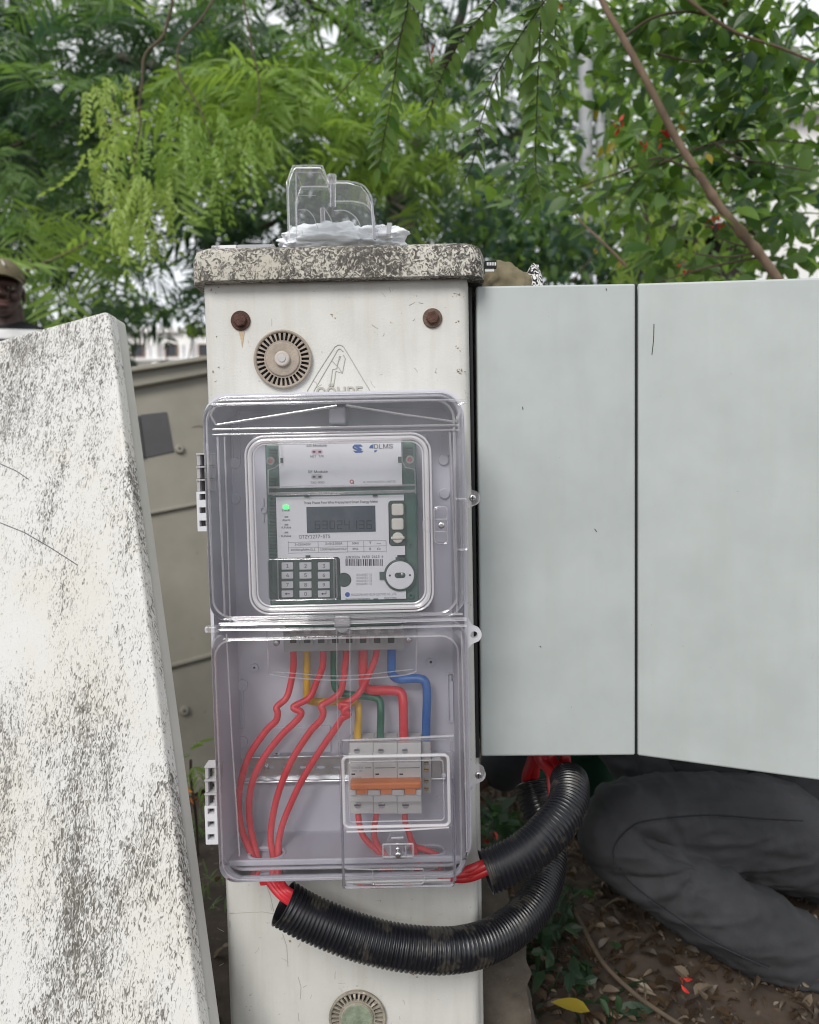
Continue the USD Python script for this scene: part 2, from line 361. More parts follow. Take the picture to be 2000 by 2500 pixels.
# ------------------------------------------------------------------ the feeder pillar
pil = thing('cabinet_pillar', 'slim off-white feeder pillar with mossy cap that carries the clear meter box', 'feeder pillar', (-.09, 0, 0))
pl_ = F.uv(521, 1500)[0]; pr_ = F.uv(1158, 1500)[0]
cap0 = at(458, 690, -.02); cap1 = at(1187, 590, -.02)
pz1 = at(800, 678, -.02)[2]
body = rbox(pl_, 0, -.15, pr_, .28, pz1 + .01, .014)
obj('body', body, 'pillar_white' and MAT['pillar_white'], pil)
obj('rear_flange', rbox(pl_ - .004, .03, -.15, pr_ + .007, .30, pz1 - .004, .006), MAT['panel_edge'], pil)
zc1 = at(820, 592, -.02)[2]
s_ = []
for cx in (cap0[0] + .03, cap1[0] - .03):
    for cy in (.01, .29):
        for k in range(10):
            a = k * math.pi / 5
            s_ += [(cx + .030 * math.cos(a), cy + .030 * math.sin(a), pz1), (cx + .030 * math.cos(a), cy + .030 * math.sin(a), zc1 - .016),
                   (cx + .026 * math.cos(a), cy + .026 * math.sin(a), zc1 - .005), (cx + .016 * math.cos(a), cy + .016 * math.sin(a), zc1)]
cp = obj('cap', hullm(s_), MAT['mossy_cap'], pil, label='mossy rounded cap blackened with algae')
lid0, lid1 = at(516, 590, .0)[0], at(1132, 585, .0)[0]
obj('raised_lid', rbox(lid0, .015, zc1 - .004, lid1, .27, zc1 + .005, .003), MAT['mossy_cap'], cp)
for bx, by, ww in ((588, 783, False), (1056, 777, True)):
    wsh = obj('rusty_bolt', solid(circ(F, bx, by, 23.5, 0, 8), F, -.001, .003, .001), MAT['rust_washer' if ww else 'rust'], pil, label='rusty bolt' + (' with pale washer' if ww else ' with a rust streak under it'))
    hexa = Polygon([(F.uv(bx, by)[0] + .0085 * math.cos(a), F.uv(bx, by)[1] + .0085 * math.sin(a)) for a in np.arange(6) * math.pi / 3 + .2])
    obj('hex_head', solid(hexa, F, .003, .0085, .0012), MAT['rust'], wsh)
# a thin rust run below the left bolt (a stain with a shape of its own)
c0 = F.uv(590, 808); st = Polygon([(c0[0] - .004, c0[1]), (c0[0] + .004, c0[1]), (c0[0] + .0015, c0[1] - .014), (c0[0], c0[1] - .022), (c0[0] - .001, c0[1] - .012)])
M('rust_run', (.46, .34, .22), .6, var=.15, vs=200)
obj('rust_streak', sheet(st, F, .0006), MAT['rust_run'], pil)
def vent(px, py, rp, m, mhub, lab, screw=True):
    c = F.uv(px, py); r = rp * F.sc()
    d = Point(*c).buffer(r, quad_segs=16)
    sl = [affinity.translate(affinity.rotate(sbox(r * .66, -.0017, r * .93, .0017), a, origin=(0, 0)), *c) for a in np.arange(32) * 360 / 32]
    v = obj('vent_rosette', solid(d.difference(unary_union(sl)), F, .0004, .005), MAT[m], pil, smooth=False, label=lab)
    obj('vent_backing', sheet(d.buffer(-.001), F, .0012), MAT['dark_gap'], v)
    th = np.linspace(0, 2 * np.pi, 48, endpoint=False)
    for rr, rad in ((r * .985, .0018),):
        obj('vent_rim', tube(F.w(np.c_[c[0] + rr * np.cos(th), c[1] + rr * np.sin(th)], .005), rad, 8, closed=True), MAT[m], v)
    obj('vent_dish', solid(Point(*c).buffer(r * .60, quad_segs=12), F, .005, .0072, .0015), MAT[m], v)
    if screw:
        obj('vent_hub', solid(Point(*c).buffer(r * .27, quad_segs=10), F, .007, .012, .002), MAT[mhub], v)
        s = solid(Point(*c).buffer(r * .13, quad_segs=8), F, .0115, .0132, .0006)
        sc = obj('vent_screw', s, MAT['terminal_grey'], v)
    else:
        obj('vent_hub', solid(Point(*c).buffer(r * .56, quad_segs=10), F, .007, .0082, .001), MAT[mhub], v)
vent(692, 878, 68, 'vent_brown', 'vent_hub', 'brown round vent with a ring of slots and a central screw')
vent(873, 2480, 70, 'vent_weathered', 'verdigris', 'weathered round vent with a greenish flaking middle', screw=False)
def groove(pts, r=.0006, off=.0003, pl=F):
    return tube(pl.w([pl.uv(a, b) for a, b in pts], off), r, 6)
tri = [groove(cr([(a, b, 0) for a, b in q], 8)[:, :2]) for q in (
    [(750, 955), (775, 912), (812, 855), (819, 846), (828, 842), (838, 846), (846, 858), (880, 915), (903, 953)],
    [(766, 955), (790, 914), (818, 866), (824, 855), (830, 852), (838, 858)])]
tri += [groove(q) for q in ([(806, 946), (812, 902), (822, 900), (829, 869)], [(815, 940), (820, 906), (836, 911), (843, 875), (838, 866)],
                            [(812, 882), (822, 893), (832, 869)], [(836, 911), (826, 896)])]
obj('warning_triangle', cat(tri), MAT['groove'], pil, label='moulded warning triangle with a lightning bolt')
obj('moulded_letters', txt(F, 'GÖHRE', 829, 957, 24, .0002, wpx=112, bold=True, depth=.0012), MAT['groove'], pil, label='moulded letters half hidden by the meter box')
# scratches and scuffs in the white surface
rng = np.random.default_rng(5)
scr = []
for k in range(44):
    px, py = rng.uniform(520, 1130), rng.uniform(700, 945) if k < 18 else rng.uniform(2190, 2495)
    L, a = rng.uniform(4, 22), rng.uniform(0, 3.1)
    q = [(px, py), (px + L * .5 * math.cos(a) + rng.normal(0, 1.5), py + L * .5 * math.sin(a)), (px + L * math.cos(a), py + L * math.sin(a))]
    scr.append(groove(q, .00022 + .00025 * rng.random(), .0001))
for q in ([(649, 2155), (661, 2190), (668, 2225)], [(690, 2280), (700, 2310), (703, 2360)], [(728, 2385), (735, 2410), (733, 2440)], [(558, 2230), (640, 2226), (676, 2232)]):
    scr.append(groove(q, .0004, .0001))
M('scuff_brown', (.27, .20, .14), .8, var=.4, vs=200)
scf = []
for (px, py, n_) in ((1121, 908, 9), (1113, 672, 4), (1118, 720, 5), (1110, 730, 3), (815, 772, 6), (1119, 790, 3), (1121, 850, 4), (525, 715, 4), (535, 900, 3), (528, 820, 3), (1128, 2300, 3), (700, 2300, 2), (1010, 2380, 3), (600, 2460, 3)):
    for k in range(n_):
        q0 = np.array([px, py]) + rng.normal(0, 7, 2) * [1, .8]; nn = 7; an = np.sort(rng.uniform(0, 6.28, nn)); rr_ = rng.uniform(.6, 4.2) * rng.uniform(.4, 1, nn)
        g_ = P(F, [(q0[0] + w_ * math.cos(t_) * 1.3, q0[1] + w_ * math.sin(t_)) for t_, w_ in zip(an, rr_)]).buffer(0)
        if g_.area > 0: scf.append(sheet(g_, F, .0004))
obj('scuff_marks', cat(scf), MAT['scuff_brown'], pil, kind='stuff', smooth=False)
obj('scratch_marks', cat(scr), MAT['groove'], pil, kind='stuff')

# ------------------------------------------------------------------ grey cabinet with two door leaves
LY = .022
TR1 = ats([(1556, 690, LY)])[0]; t2 = np.array([.152, -.045, 0]); t2 /= np.linalg.norm(t2)
D1 = PL((0, LY, 0), (0, -1, 0)); D2 = PL(TR1, np.cross(t2, [0, 0, 1.0]))
cab = thing('wall_cabinet', 'pale grey steel cabinet with two plain door leaves right of the feeder pillar', 'cabinet', (.3, .15, .6))
l1 = P(D1, [(1163, 698), (1552.5, 691.5), (1552, 1845), (1176, 1848)]).buffer(-.003).buffer(.003)
obj('door_leaf', solid(l1, D1, -.018, 0, .0035), MAT['door_grey'], cab, label='left door leaf')
l2 = P(D2, [(1557, 691), (2070, 674.5), (2070, 1916), (1556.5, 1845.5)]).buffer(-.003).buffer(.003)
obj('door_leaf', solid(l2, D2, -.018, 0, .0035), MAT['door_grey'], cab, label='right door leaf, swung a little forward')
z0 = at(1400, 1830, .05)[2]; z1 = at(1400, 705, .05)[2]
obj('cabinet_body', rbox(pr_ + .012, LY + .019, z0, .53, .21, z1, .004), MAT['door_grey'], cab)
each('gap_strip', (rbox(at(1163, 1200, LY)[0] - .006, LY + .004, z0, at(1163, 1200, LY)[0] - .001, LY + .018, z1, .001), rbox(at(1554, 1200, LY)[0] - .004, LY + .006, z0, at(1554, 1200, LY)[0] + .004, LY + .0185, z1, .001)), MAT['black_gap_strip'], cab)  # black strips standing in for the dark of the door gaps
mk = [groove(q, .0005, .0002, D1) for q in ([(1480, 704), (1481, 709)], [(1276, 993), (1277, 1000)], [(1452, 1291), (1457, 1298)], [(1318, 1577), (1321, 1580)])]
mk += [groove(q, .0005, .0002, D2) for q in ([(1597, 791), (1596, 830), (1592, 866)],)]
each('paint_scratch', mk, MAT['dark_gap'], cab)

# ------------------------------------------------------------------ the meter box: grey tray, clear covers, hinges, lugs
BO = .080                                                   # depth of the grey tray
FO = .125                                                   # front of the clear cover
bx = (F.uv(514, 1500, BO)[0], F.uv(830, 2122, BO)[1], F.uv(1142, 1500, BO)[0], F.uv(830, 956, BO)[1])
mb = thing('meter_box', 'clear-fronted grey plastic meter box screwed to the off-white pillar', 'meter box', ((bx[0] + bx[2]) / 2, -.002, bx[1]))
ri = .030
rings = [F.w(rrpts(*inset(bx, d), max(ri - d, .004)), o) for d, o in ((.016, .001), (.012, .002), (.004, BO - .012), (0, BO - .010), (0, BO), (.004, BO), (.0055, BO - .012), (.015, .006), (.017, .005))]
tray = loft(rings)
backp = sheet(Polygon(rrpts(*inset(bx, .0165), .014)), F, .005)
hb = RB(F, 628, 2083, 700, 2119, .045)
tr = obj('tray', cat(tray, backp), MAT['box_grey'], mb)
# the floor plate with its two oblong cable holes
zf = bx[1] + .010; TOPF = PL((0, 0, zf), (0, 0, 1), up=(0, 1, 0))
def floor_poly(px0, px1, y0, y1): return rrect(at(px0, 2100, -.05)[0], -y0, at(px1, 2100, -.05)[0], -y1, .014)
fl = sbox(bx[0] + .012, -.084, bx[2] - .012, -.006)
h1 = rrect(at(616, 2100, -.05)[0], -.080, at(700, 2100, -.05)[0], -.050, .0145); h2 = rrect(at(985, 2100, -.05)[0], -.080, at(1085, 2100, -.05)[0], -.052, .0135)
fm = trimesh.creation.extrude_polygon(fl.difference(unary_union([h1, h2])), .004, engine='earcut'); fm.vertices += [0, 0, zf]
obj('floor_plate', fm, MAT['box_grey'], mb, smooth=False)
for h in (h1, h2):
    e = np.array(h.exterior.coords)[:-1]
    obj('cable_collar', tube(np.c_[e, np.full(len(e), zf + .004)], .0022, 8, closed=True), MAT['box_grey'], mb)
obj('floor_lip', rbox(bx[0] + .012, -.0845, zf - .002, bx[2] - .012, -.080, zf + .006, .002), MAT['box_grey'], mb)
# fittings moulded into the back: bosses, slots, step lines
BK = .005
def ring(px, py, r0, r1, o=BK, h=.004): return solid(circ(F, px, py, r1, o).difference(circ(F, px, py, r0, o)), F, o, o + h)
for q in ((622, 1629), (1052, 1615), (1107, 1533), (1107, 1652), (676, 1837), (1075, 1951), (1062, 2040)):
    b = obj('screw_boss', ring(*q, 3.4, 9.5), MAT['box_grey'], mb); obj('boss_hole', sheet(circ(F, *q, 3.4, BK), F, BK + .0006), MAT['dark_gap'], b)
for q in ((575, 1130, 13), (575, 1218, 13), (1083, 1123, 13), (1085, 1205, 13), (592, 1672, 14), (592, 1810, 14), (588, 1852, 11), (592, 2056, 14)):
    obj('round_knockout', solid(circ(F, q[0], q[1], q[2], BK), F, BK, BK + .0035, .0012), MAT['box_grey'], mb)
for q in ((580, 1668, 596, 1780), (1092, 1640, 1106, 1762), (566, 1000, 586, 1130), (1075, 1060, 1096, 1112)):
    obj('rib_slot', solid(R(F, *q, BK, 4).difference(R(F, q[0] + 3, q[1] + 3, q[2] - 3, q[3] - 3, BK, 2)), F, BK, BK + .004), MAT['box_grey'], mb)
obj('back_panel', solid(R(F, 560, 1838, 1110, 2042, BK, 3), F, BK, BK + .003, .001), MAT['box_grey'], mb)
obj('back_panel', solid(R(F, 665, 1772, 808, 1836, BK, 3), F, BK, BK + .0035, .001), MAT['box_grey'], mb)
each('meter_frame', (solid(R(F, 626, 1062, 660, 1480, .02, 4), F, .005, .030, .002), solid(R(F, 1012, 1062, 1046, 1480, .02, 4), F, .005, .030, .002)), MAT['box_grey'], mb)
obj('top_hook', solid(R(F, 803, 993, 845, 1036, .05, 7), F, .005, .055, .004), MAT['box_grey'], mb)
keyh = []
for kx, s in ((643, 1), (1022, -1)):
    keyh.append(ring(kx, 1245, 5, 9, .030, .002)); keyh.append(solid(R(F, kx - 2, 1215, kx + 2, 1237, .03), F, .03, .032)); keyh.append(solid(R(F, kx - 2, 1253, kx + 2, 1275, .03), F, .03, .032))
for k in (0, 3): obj('frame_clip', cat(keyh[k:k + 3]), MAT['box_grey'], mb)
# lugs on the right edge
for (lx, ly, clearlug) in ((1154, 1216, True), (1158, 1551, False), (1168, 1893, True)):
    lug = unary_union([circ(F, lx, ly, 19, BO), P(F, [(lx - 20, ly - 52), (lx - 4, ly - 22), (lx + 12, ly - 15), (lx + 12, ly + 15), (lx - 4, ly + 22), (lx - 20, ly + 40)], BO)]).buffer(.002).buffer(-.002)
    hole = circ(F, lx, ly, 9, BO)
    lg = obj('lug', solid(lug if clearlug else lug.difference(hole), F, BO - .012, BO - .002), MAT['clear_rib' if clearlug else 'hinge_grey'], mb)
    if clearlug:
        s = solid(circ(F, lx, ly, 8.5, BO), F, BO - .003, BO + .002, .0015)
        sc_ = obj('screw', s, MAT['steel'], lg)
        obj('screw_slot', cat(solid(R(F, lx - 5, ly - 1.2, lx + 5, ly + 1.2, BO), F, BO + .0017, BO + .0023), solid(R(F, lx - 1.2, ly - 5, lx + 1.2, ly + 5, BO), F, BO + .0017, BO + .0022)), MAT['dark_gap'], sc_)
# clear covers: thin moulded shells
def shell(b, r, o0, o1, ins, er):
    rg = [F.w(rrpts(*b, r), o0), F.w(rrpts(*inset(b, ins * .5), r - ins * .3), (o0 + o1) / 2)]
    for k in range(5):
        a = k / 4 * math.pi / 2
        rg.append(F.w(rrpts(*inset(b, ins + er * (1 - math.cos(a))), max(r - ins - er * (1 - math.cos(a)) * .5, .003)), o1 - er + er * math.sin(a)))
    return loft(rg), Polygon(rrpts(*inset(b, ins + er), max(r - ins - er * .5, .003)))
zmid = F.uv(830, 1530, FO)[1]
zt = F.uv(830, 960, BO)[1] - .003
ub = (bx[0] + .004, zmid + .002, bx[2] - .004, zt); lb = (bx[0] + .004, F.uv(830, 2166, FO)[1] - .0, bx[2] - .004, zmid - .002)
us, uf = shell(ub, .028, BO, FO, .006, .006)
wf = Polygon(rrpts(*RB(F, 606, 1062, 1054, 1494, FO), .022))
ucv = obj('upper_cover', cat(us, sheet(uf.difference(wf), F, FO)), MAT['clear_plastic'], mb, smooth=40)
ls, lf = shell(lb, .026, BO, FO, .006, .006)
bw = Polygon(rrpts(*RB(F, 836, 1800, 1104, 2168, FO), .004))
lcv = obj('lower_cover', cat(ls, sheet(lf.difference(bw), F, FO)), MAT['clear_plastic'], mb, smooth=40)
def rib(pts, r, off=FO, sm=0):
    q = np.array(pts, float)
    if sm: q = cr(np.c_[q, np.zeros(len(q))], sm)[:, :2]
    return tube(F.w([F.uv(a, b, off) for a, b in q], off), r, 8)
def ribloop(b, r, rad, off): return tube(F.w(rrpts(*b, r), off), rad, 8, closed=True)
e_ = lambda b, d: inset(b, d)
obj('cover_ribs', cat(ribloop(e_(ub, .0115), .022, .0014, FO - .001), ribloop(e_(ub, -.0005), .0285, .0016, BO + .004), ribloop(e_(ub, .006), .024, .0009, FO - .008),
    rib([(520, 1049), (820, 1044), (1122, 1038)], .0016), rib([(520, 1062), (820, 1056), (1122, 1050)], .0012), rib([(528, 1038), (680, 1014), (822, 991)], .0016), rib([(845, 990), (980, 1012), (1112, 1030)], .0014),
    rib([(528, 1038), (516, 1014), (530, 992), (560, 986), (1095, 977), (1118, 990), (1122, 1008), (1112, 1030)], .0014, sm=4),
    rib([(548, 1066), (556, 1300), (562, 1506)], .0008), rib([(531, 1066), (541, 1300), (549, 1506)], .0012), rib([(1098, 1054), (1108, 1300), (1116, 1500)], .0012),
    rib([(545, 1512), (830, 1507), (1130, 1499)], .0014), rib([(535, 1524), (830, 1520), (1140, 1511)], .0022)), MAT['clear_rib'], ucv)
obj('latch_block', cat(solid(R(F, 816, 1500, 856, 1530, FO, 4), F, FO - .004, FO + .006, .003), solid(circ(F, 836, 1528, 17, FO), F, FO - .004, FO + .003, .002)), MAT['clear_rib'], ucv)
obj('cover_catch', solid(R(F, 1114, 1215, 1142, 1345, FO - .01, 5), F, FO - .03, FO - .002, .003), MAT['clear_plastic'], ucv)
obj('cover_catch_rim', ribloop(RB(F, 1112, 1218, 1141, 1342, FO), .003, .0011, FO - .001), MAT['clear_rib'], ucv)
# the window flap with its thick rounded bezel
wfl = obj('window_flap', sheet(wf, F, FO + .001), MAT['clear_plastic'], mb)
wb = RB(F, 606, 1062, 1054, 1494, FO)
obj('window_bezel', cat(ribloop(wb, .022, .0013, FO + .002), ribloop(e_(wb, .0048), .0185, .0026, FO + .003), ribloop(e_(wb, .0088), .0155, .0010, FO + .002)), MAT['bezel_plastic'], wfl)
obj('window_latch', cat(solid(R(F, 1060, 1236, 1093, 1328, FO, 9), F, FO, FO + .009, .003)), MAT['clear_plastic'], wfl)
obj('window_latch_rim', cat(ribloop(RB(F, 1061, 1237, 1092, 1327, FO + .008), .0045, .0010, FO + .008), rib([(1062, 1268), (1092, 1268)], .0008, FO + .009), rib([(1062, 1298), (1092, 1298)], .0008, FO + .009)), MAT['clear_rib'], wfl)
obj('latch_screw', solid(circ(F, 1077, 1281, 8, FO), F, FO + .008, FO + .012, .0015), MAT['steel'], wfl)
obj('flap_tab', ribloop(RB(F, 1033, 1265, 1055, 1298, FO), .006, .0009, FO + .002), MAT['clear_rib'], wfl)
# lower cover ribs
obj('cover_ribs', cat(ribloop(e_(lb, .0115), .020, .0012, FO - .001), ribloop(e_(lb, -.0005), .0265, .0016, BO + .004),
    rib([(535, 1538), (830, 1535), (1140, 1527)], .0016), rib([(553, 1548), (566, 1800), (585, 2090)], .0009), rib([(1126, 1540), (1134, 1800), (1140, 2080)], .0008),
    rib([(822, 1530), (823, 1700), (826, 1800)], .0005), rib([(854, 1530), (855, 1700), (857, 1800)], .0005)), MAT['clear_rib'], lcv)
obj('side_tab', solid(R(F, 500, 1529, 532, 1545, BO + .02, 5), F, BO + .012, BO + .022, .002), MAT['clear_rib'], lcv)
# breaker cover
kb = RB(F, 834, 1800, 1106, 2158, FO)
kv = obj('breaker_cover', cat(loft([F.w(rrpts(*e_(kb, d), .004), o) for d, o in ((0, FO - .001), (0, FO + .006), (.001, FO + .008))]), sheet(Polygon(rrpts(*e_(kb, .001), .004)), F, FO + .008), ribloop(e_(kb, .0005), .004, .0013, FO + .0075)), MAT['clear_cover'], mb)
vb = RB(F, 839, 1846, 1096, 2018, FO + .01)
obj('breaker_bezel', cat(ribloop(vb, .006, .0019, FO + .0095), rib([(846, 2031), (970, 2028), (1096, 2020)], .0012, FO + .009)), MAT['bezel_plastic'], kv)
obj('breaker_window', cat(ribloop(e_(vb, .006), .004, .0008, FO + .009),
    rib([(834, 1808), (960, 1804), (1108, 1796)], .0014, FO + .009), rib([(846, 2122), (910, 2123), (911, 2160)], .0008, FO + .009), rib([(911, 2123), (1034, 2122), (1038, 2150), (1030, 2158), (915, 2160)], .0008, FO + .009), rib([(846, 2154), (1100, 2148)], .0012, FO + .009)), MAT['clear_rib'], kv)
each('cover_edge', (rib([(834, 1806), (836, 1990), (840, 2168)], .0012, FO + .008), rib([(1106, 1900), (1110, 2020), (1112, 2150)], .0012, FO + .006)), MAT['clear_edge_violet'], kv)
obj('breaker_latch', cat(solid(R(F, 934, 2060, 1010, 2093, FO + .012, 3), F, FO + .008, FO + .018, .002), solid(P(F, [(955, 2030), (987, 2030), (1000, 2062), (942, 2062)], FO + .01), F, FO + .008, FO + .013)), MAT['clear_plastic'], kv)
obj('breaker_latch_rim', cat(ribloop(RB(F, 935, 2061, 1009, 2092, FO + .018), .0015, .0011, FO + .018), ribloop(RB(F, 953, 2061, 991, 2092, FO + .018), .0015, .0009, FO + .018), rib([(955, 2046), (985, 2045)], .001, FO + .014)), MAT['clear_rib'], kv)
obj('breaker_latch_screw', cat(solid(circ(F, 972, 2082, 8, FO + .015), F, FO + .015, FO + .022, .002), solid(circ(F, 971, 2070, 6, FO + .015), F, FO + .015, FO + .02, .002)), MAT['steel'], kv)
# hinges
def hinge(x0, y0, x1, ysplit, y2, ey):
    o0, o1 = BO - .014, BO + .004
    g = [R(F, x0, ysplit, x1, y2, o1, 2)]
    n = 3; slots = []
    for k in range(n):
        a = ysplit + 6 + k * (y2 - ysplit) / n; slots.append(R(F, x0 + 6, a, x1 - 7, a + (y2 - ysplit) / n * .45, o1, 1))
    hg = obj('hinge', solid(g[0].difference(unary_union(slots)), F, o0, o1), MAT['hinge_grey'], mb, smooth=False, label=ey)
    ks = []
    for k in range(3):
        a = y0 + k * (ysplit - y0) / 3; h = (ysplit - y0) / 3
        ks.append(solid(R(F, x0 - 1, a + 1, x1 + 7, a + 5, o1, 1), F, o0, o1 + .002)); ks.append(solid(R(F, x0, a + 5, x0 + 7, a + h - 1, o1, 1), F, o0, o1)); ks.append(solid(R(F, x1 - 7, a + 5, x1 + 6, a + h - 1, o1, 1), F, o0, o1))
    obj('clear_knuckle', cat(ks), MAT['bezel_plastic'], hg, smooth=False)
    a, b = F.w(F.uv((x0 + x1) / 2, y0 + 4, o0), o0 + .006)[0], F.w(F.uv((x0 + x1) / 2 + 3, y2 - 5, o0), o0 + .006)[0]
    obj('pin', tube(np.array([a, b]), .0030, 8), MAT['hinge_pin'], hg)
hinge(481, 1105, 512, 1200, 1297, 'upper hinge'); hinge(501, 1868, 531, 1968, 2062, 'lower hinge')

# ------------------------------------------------------------------ the energy meter
MO = .072                                                   # its face
me = thing('energy_meter', 'white and green prepayment energy meter behind the clear window', 'energy meter', tuple(F.w(F.uv(836, 1470, .005), .005)[0]))
obj('meter_body', cat(solid(R(F, 652, 1078, 1020, 1478, MO - .004, 8), F, .006, MO - .004, .004), solid(R(F, 690, 1470, 985, 1545, .06, 4), F, .006, .050, .003)), MAT['meter_green'], me)
fins = []
for y in range(1095, 1380, 8):
    if not 1120 < y < 1160: fins.append(solid(R(F, 656, y, 675, y + 3.2, MO, 0), F, MO - .005, MO - .0015))
for y in range(1090, 1116, 8): fins.append(solid(R(F, 985, y, 1008, y + 3, MO, 0), F, MO - .005, MO - .0015))
obj('cooling_fins', cat(fins), MAT['meter_dark'], me, kind='stuff', smooth=False)
fp = R(F, 677.5, 1211, 989, 1465, MO)
fp = fp.difference(R(F, 600, 1362, 832, 1500, MO, 8)).difference(circ(F, 840, 1416, 18, MO)).difference(R(F, 949, 1222, 1000, 1333, MO, 9)).difference(circ(F, 977, 1404.5, 40, MO)).difference(R(F, 970, 1355, 1000, 1372, MO))
fc = obj('face_plate', solid(fp, F, MO - .004, MO), MAT['meter_face'], me, smooth=False)
md = obj('module_cover', solid(R(F, 682, 1072, 981, 1188, MO), F, MO - .006, MO + .002), MAT['meter_face'], me, smooth=False, label='white module cover printed with blue logos')
md2 = MO + .0021
TX = lambda s, x, y, h, o=md2, w=None, a='c', b=False: txt(F, s, x, y, h, o, w, a, b)
obj('module_print', cat(TX('4G Module', 773, 1087.5, 6, w=49), TX('NET  T/R', 774, 1114, 5, w=32), TX('RF Module', 776.5, 1151.5, 6.5, w=47), TX('TXD  RXD', 775, 1178, 5, w=34), TX('DLMS', 936.5, 1089.5, 11, w=45), TX('·', 961, 1086, 6)), MAT['print_dark'], md, smooth=False)
obj('maker_print', TX('Q-TECH NIGERIA LIMITED', 927, 1176, 4.4, w=79), MAT['print_pale'], md, smooth=False)
qr = [solid(circ(F, 859, 1176, 5, md2).difference(circ(F, 859, 1176, 3.2, md2)), F, md2, md2 + .0003), solid(P(F, [(860, 1178), (862, 1177), (865, 1180.5), (863, 1181.5)], md2), F, md2, md2 + .0003)]
obj('maker_emblem', cat(qr), MAT['print_red'], md, smooth=False)
s1 = P(F, [(861, 1090), (866, 1085), (881, 1085), (886, 1090), (876, 1091), (885, 1097), (880, 1100), (865, 1090), (868, 1099), (861, 1094)], md2)
s2 = P(F, [(862, 1100), (872, 1101), (861, 1093), (865, 1092), (884, 1101), (888, 1100), (884, 1105), (868, 1106)], md2)
s3 = P(F, [(901, 1094), (904, 1088), (912, 1084), (912, 1095)], md2); s4 = P(F, [(914, 1099), (921, 1099), (921, 1101), (916, 1104), (914, 1104)], md2)
obj('blue_emblem', cat(*[solid(q.buffer(0), F, md2, md2 + .0003) for q in (s1, s2, s3, s4)]), MAT['print_blue'], md, smooth=False)
for yy, mm in ((1103, 'pink_pill'), (1164, 'grey_pill')):
    pp = obj('indicator_pill', solid(R(F, 760, yy - 6, 788, yy + 6, md2, 5.5), F, md2, md2 + .0003), MAT[mm], md)
    obj('indicator', cat(*[solid(R(F, q - 3.5, yy - 2.2, q + 3.5, yy + 2.2, md2, 1), F, md2 + .0003, md2 + .0006) for q in (767, 781)]), MAT['print_dark'], pp)
# clear module lid with its step, screws and seal wells
obj('module_lid', cat(sheet(R(F, 653, 1130, 1017, 1208, MO + .006, 4), F, MO + .007)), MAT['clear_meter'], me)
obj('module_lid_rim', cat(rib([(655, 1190), (835, 1187), (1014, 1184)], .0013, MO + .008), rib([(655, 1206), (835, 1203), (1014, 1199)], .0018, MO + .008), rib([(1015, 1205), (1013, 1146), (990, 1141), (982, 1125), (981, 1076)], .0008, MO + .008), rib([(655, 1205), (655, 1147), (672, 1142), (684, 1130), (681, 1076)], .0008, MO + .008)), MAT['clear_rib'], me)
for q in ((662, 1125), (1001, 1122)):
    w_ = obj('seal_screw', ring(*q, 5.5, 10, MO, .005), MAT['clear_rib'], me); obj('seal_head', solid(circ(F, *q, 5.5, MO), F, MO, MO + .003, .001), MAT['seal_red'], w_)
each('lid_clip', tuple([solid(R(F, *q, MO + .003), F, MO, MO + .0032) for q in ((743, 1208, 755, 1214), (910, 1206, 922, 1212), (746, 1356, 757, 1361), (972, 1115, 981, 1130), (684, 1118, 691, 1130), (912, 1462, 923, 1467))]), MAT['meter_dark'], me)
# display
lc = obj('display', solid(R(F, 749, 1236, 917, 1299.5, MO), F, MO, MO + .0006), MAT['lcd'], me, smooth=False)
def seg7(s, x0, y0, w, h, gap):
    out = []; t = 2.1
    SG = {'0': 'abcdef', '1': 'bc', '2': 'abged', '3': 'abgcd', '4': 'fgbc', '5': 'afgcd', '6': 'afgedc', '7': 'abc', '8': 'abcdefg', '9': 'abcdfg'}
    for k, c in enumerate(s):
        x = x0 + k * (w + gap); y = y0 - k * .1
        bxs = {'a': (x, y, x + w, y + t), 'g': (x, y + h / 2 - t / 2, x + w, y + h / 2 + t / 2), 'd': (x, y + h - t, x + w, y + h), 'f': (x, y, x + t, y + h / 2), 'e': (x, y + h / 2, x + t, y + h), 'b': (x + w - t, y, x + w, y + h / 2), 'c': (x + w - t, y + h / 2, x + w, y + h)}
        out.append(unary_union([R(F, *bxs[q], MO) for q in SG[c]]))
    return unary_union(out)
obj('display_digits', solid(seg7('63024136', 769, 1271, 13, 21, 5), F, MO + .0006, MO + .0009), MAT['lcd_digit'], lc, smooth=False)
T2 = lambda s, x, y, h, w=None, a='c', b=False: txt(F, s, x, y, h, MO + .0001, w, a, b)
obj('face_print', cat(T2('Three Phase Four Wire Prepayment Smart Energy Meter', 832, 1226, 6, 182), T2('DTZY1277-STS', 769, 1310, 8.5, 75), T2('S/N:0324  9650  2413  6', 890, 1359.5, 6, 92),
    T2('Credit', 698.5, 1246, 4.5, 20), T2('Alarm', 699, 1269.5, 5, 19), T2('A.Pulse', 699, 1287.5, 5, 24), T2('R.Pulse', 699, 1308.5, 5, 24),
    T2('3×220/400V', 739, 1329, 5, 39), T2('3×5(100)A', 815, 1327, 5.5, 42), T2('50Hz', 868, 1326, 5, 16), T2('1000imp/kWh CL1', 740, 1342, 5, 60), T2('1000imp/kvarh CL2', 814, 1340.5, 5, 64), T2('IP54', 868, 1340, 5, 14), T2('Y', 904, 1325, 7), T2('–', 925, 1326, 6, 11), T2('8', 904, 1340, 6), T2('0', 925, 1340, 5, 8),
    T2('Manufacturer Representative', 874, 1462, 3, 60), T2('Made in China', 953, 1459.5, 3.4, 30)), MAT['print_dark'], fc, smooth=False)
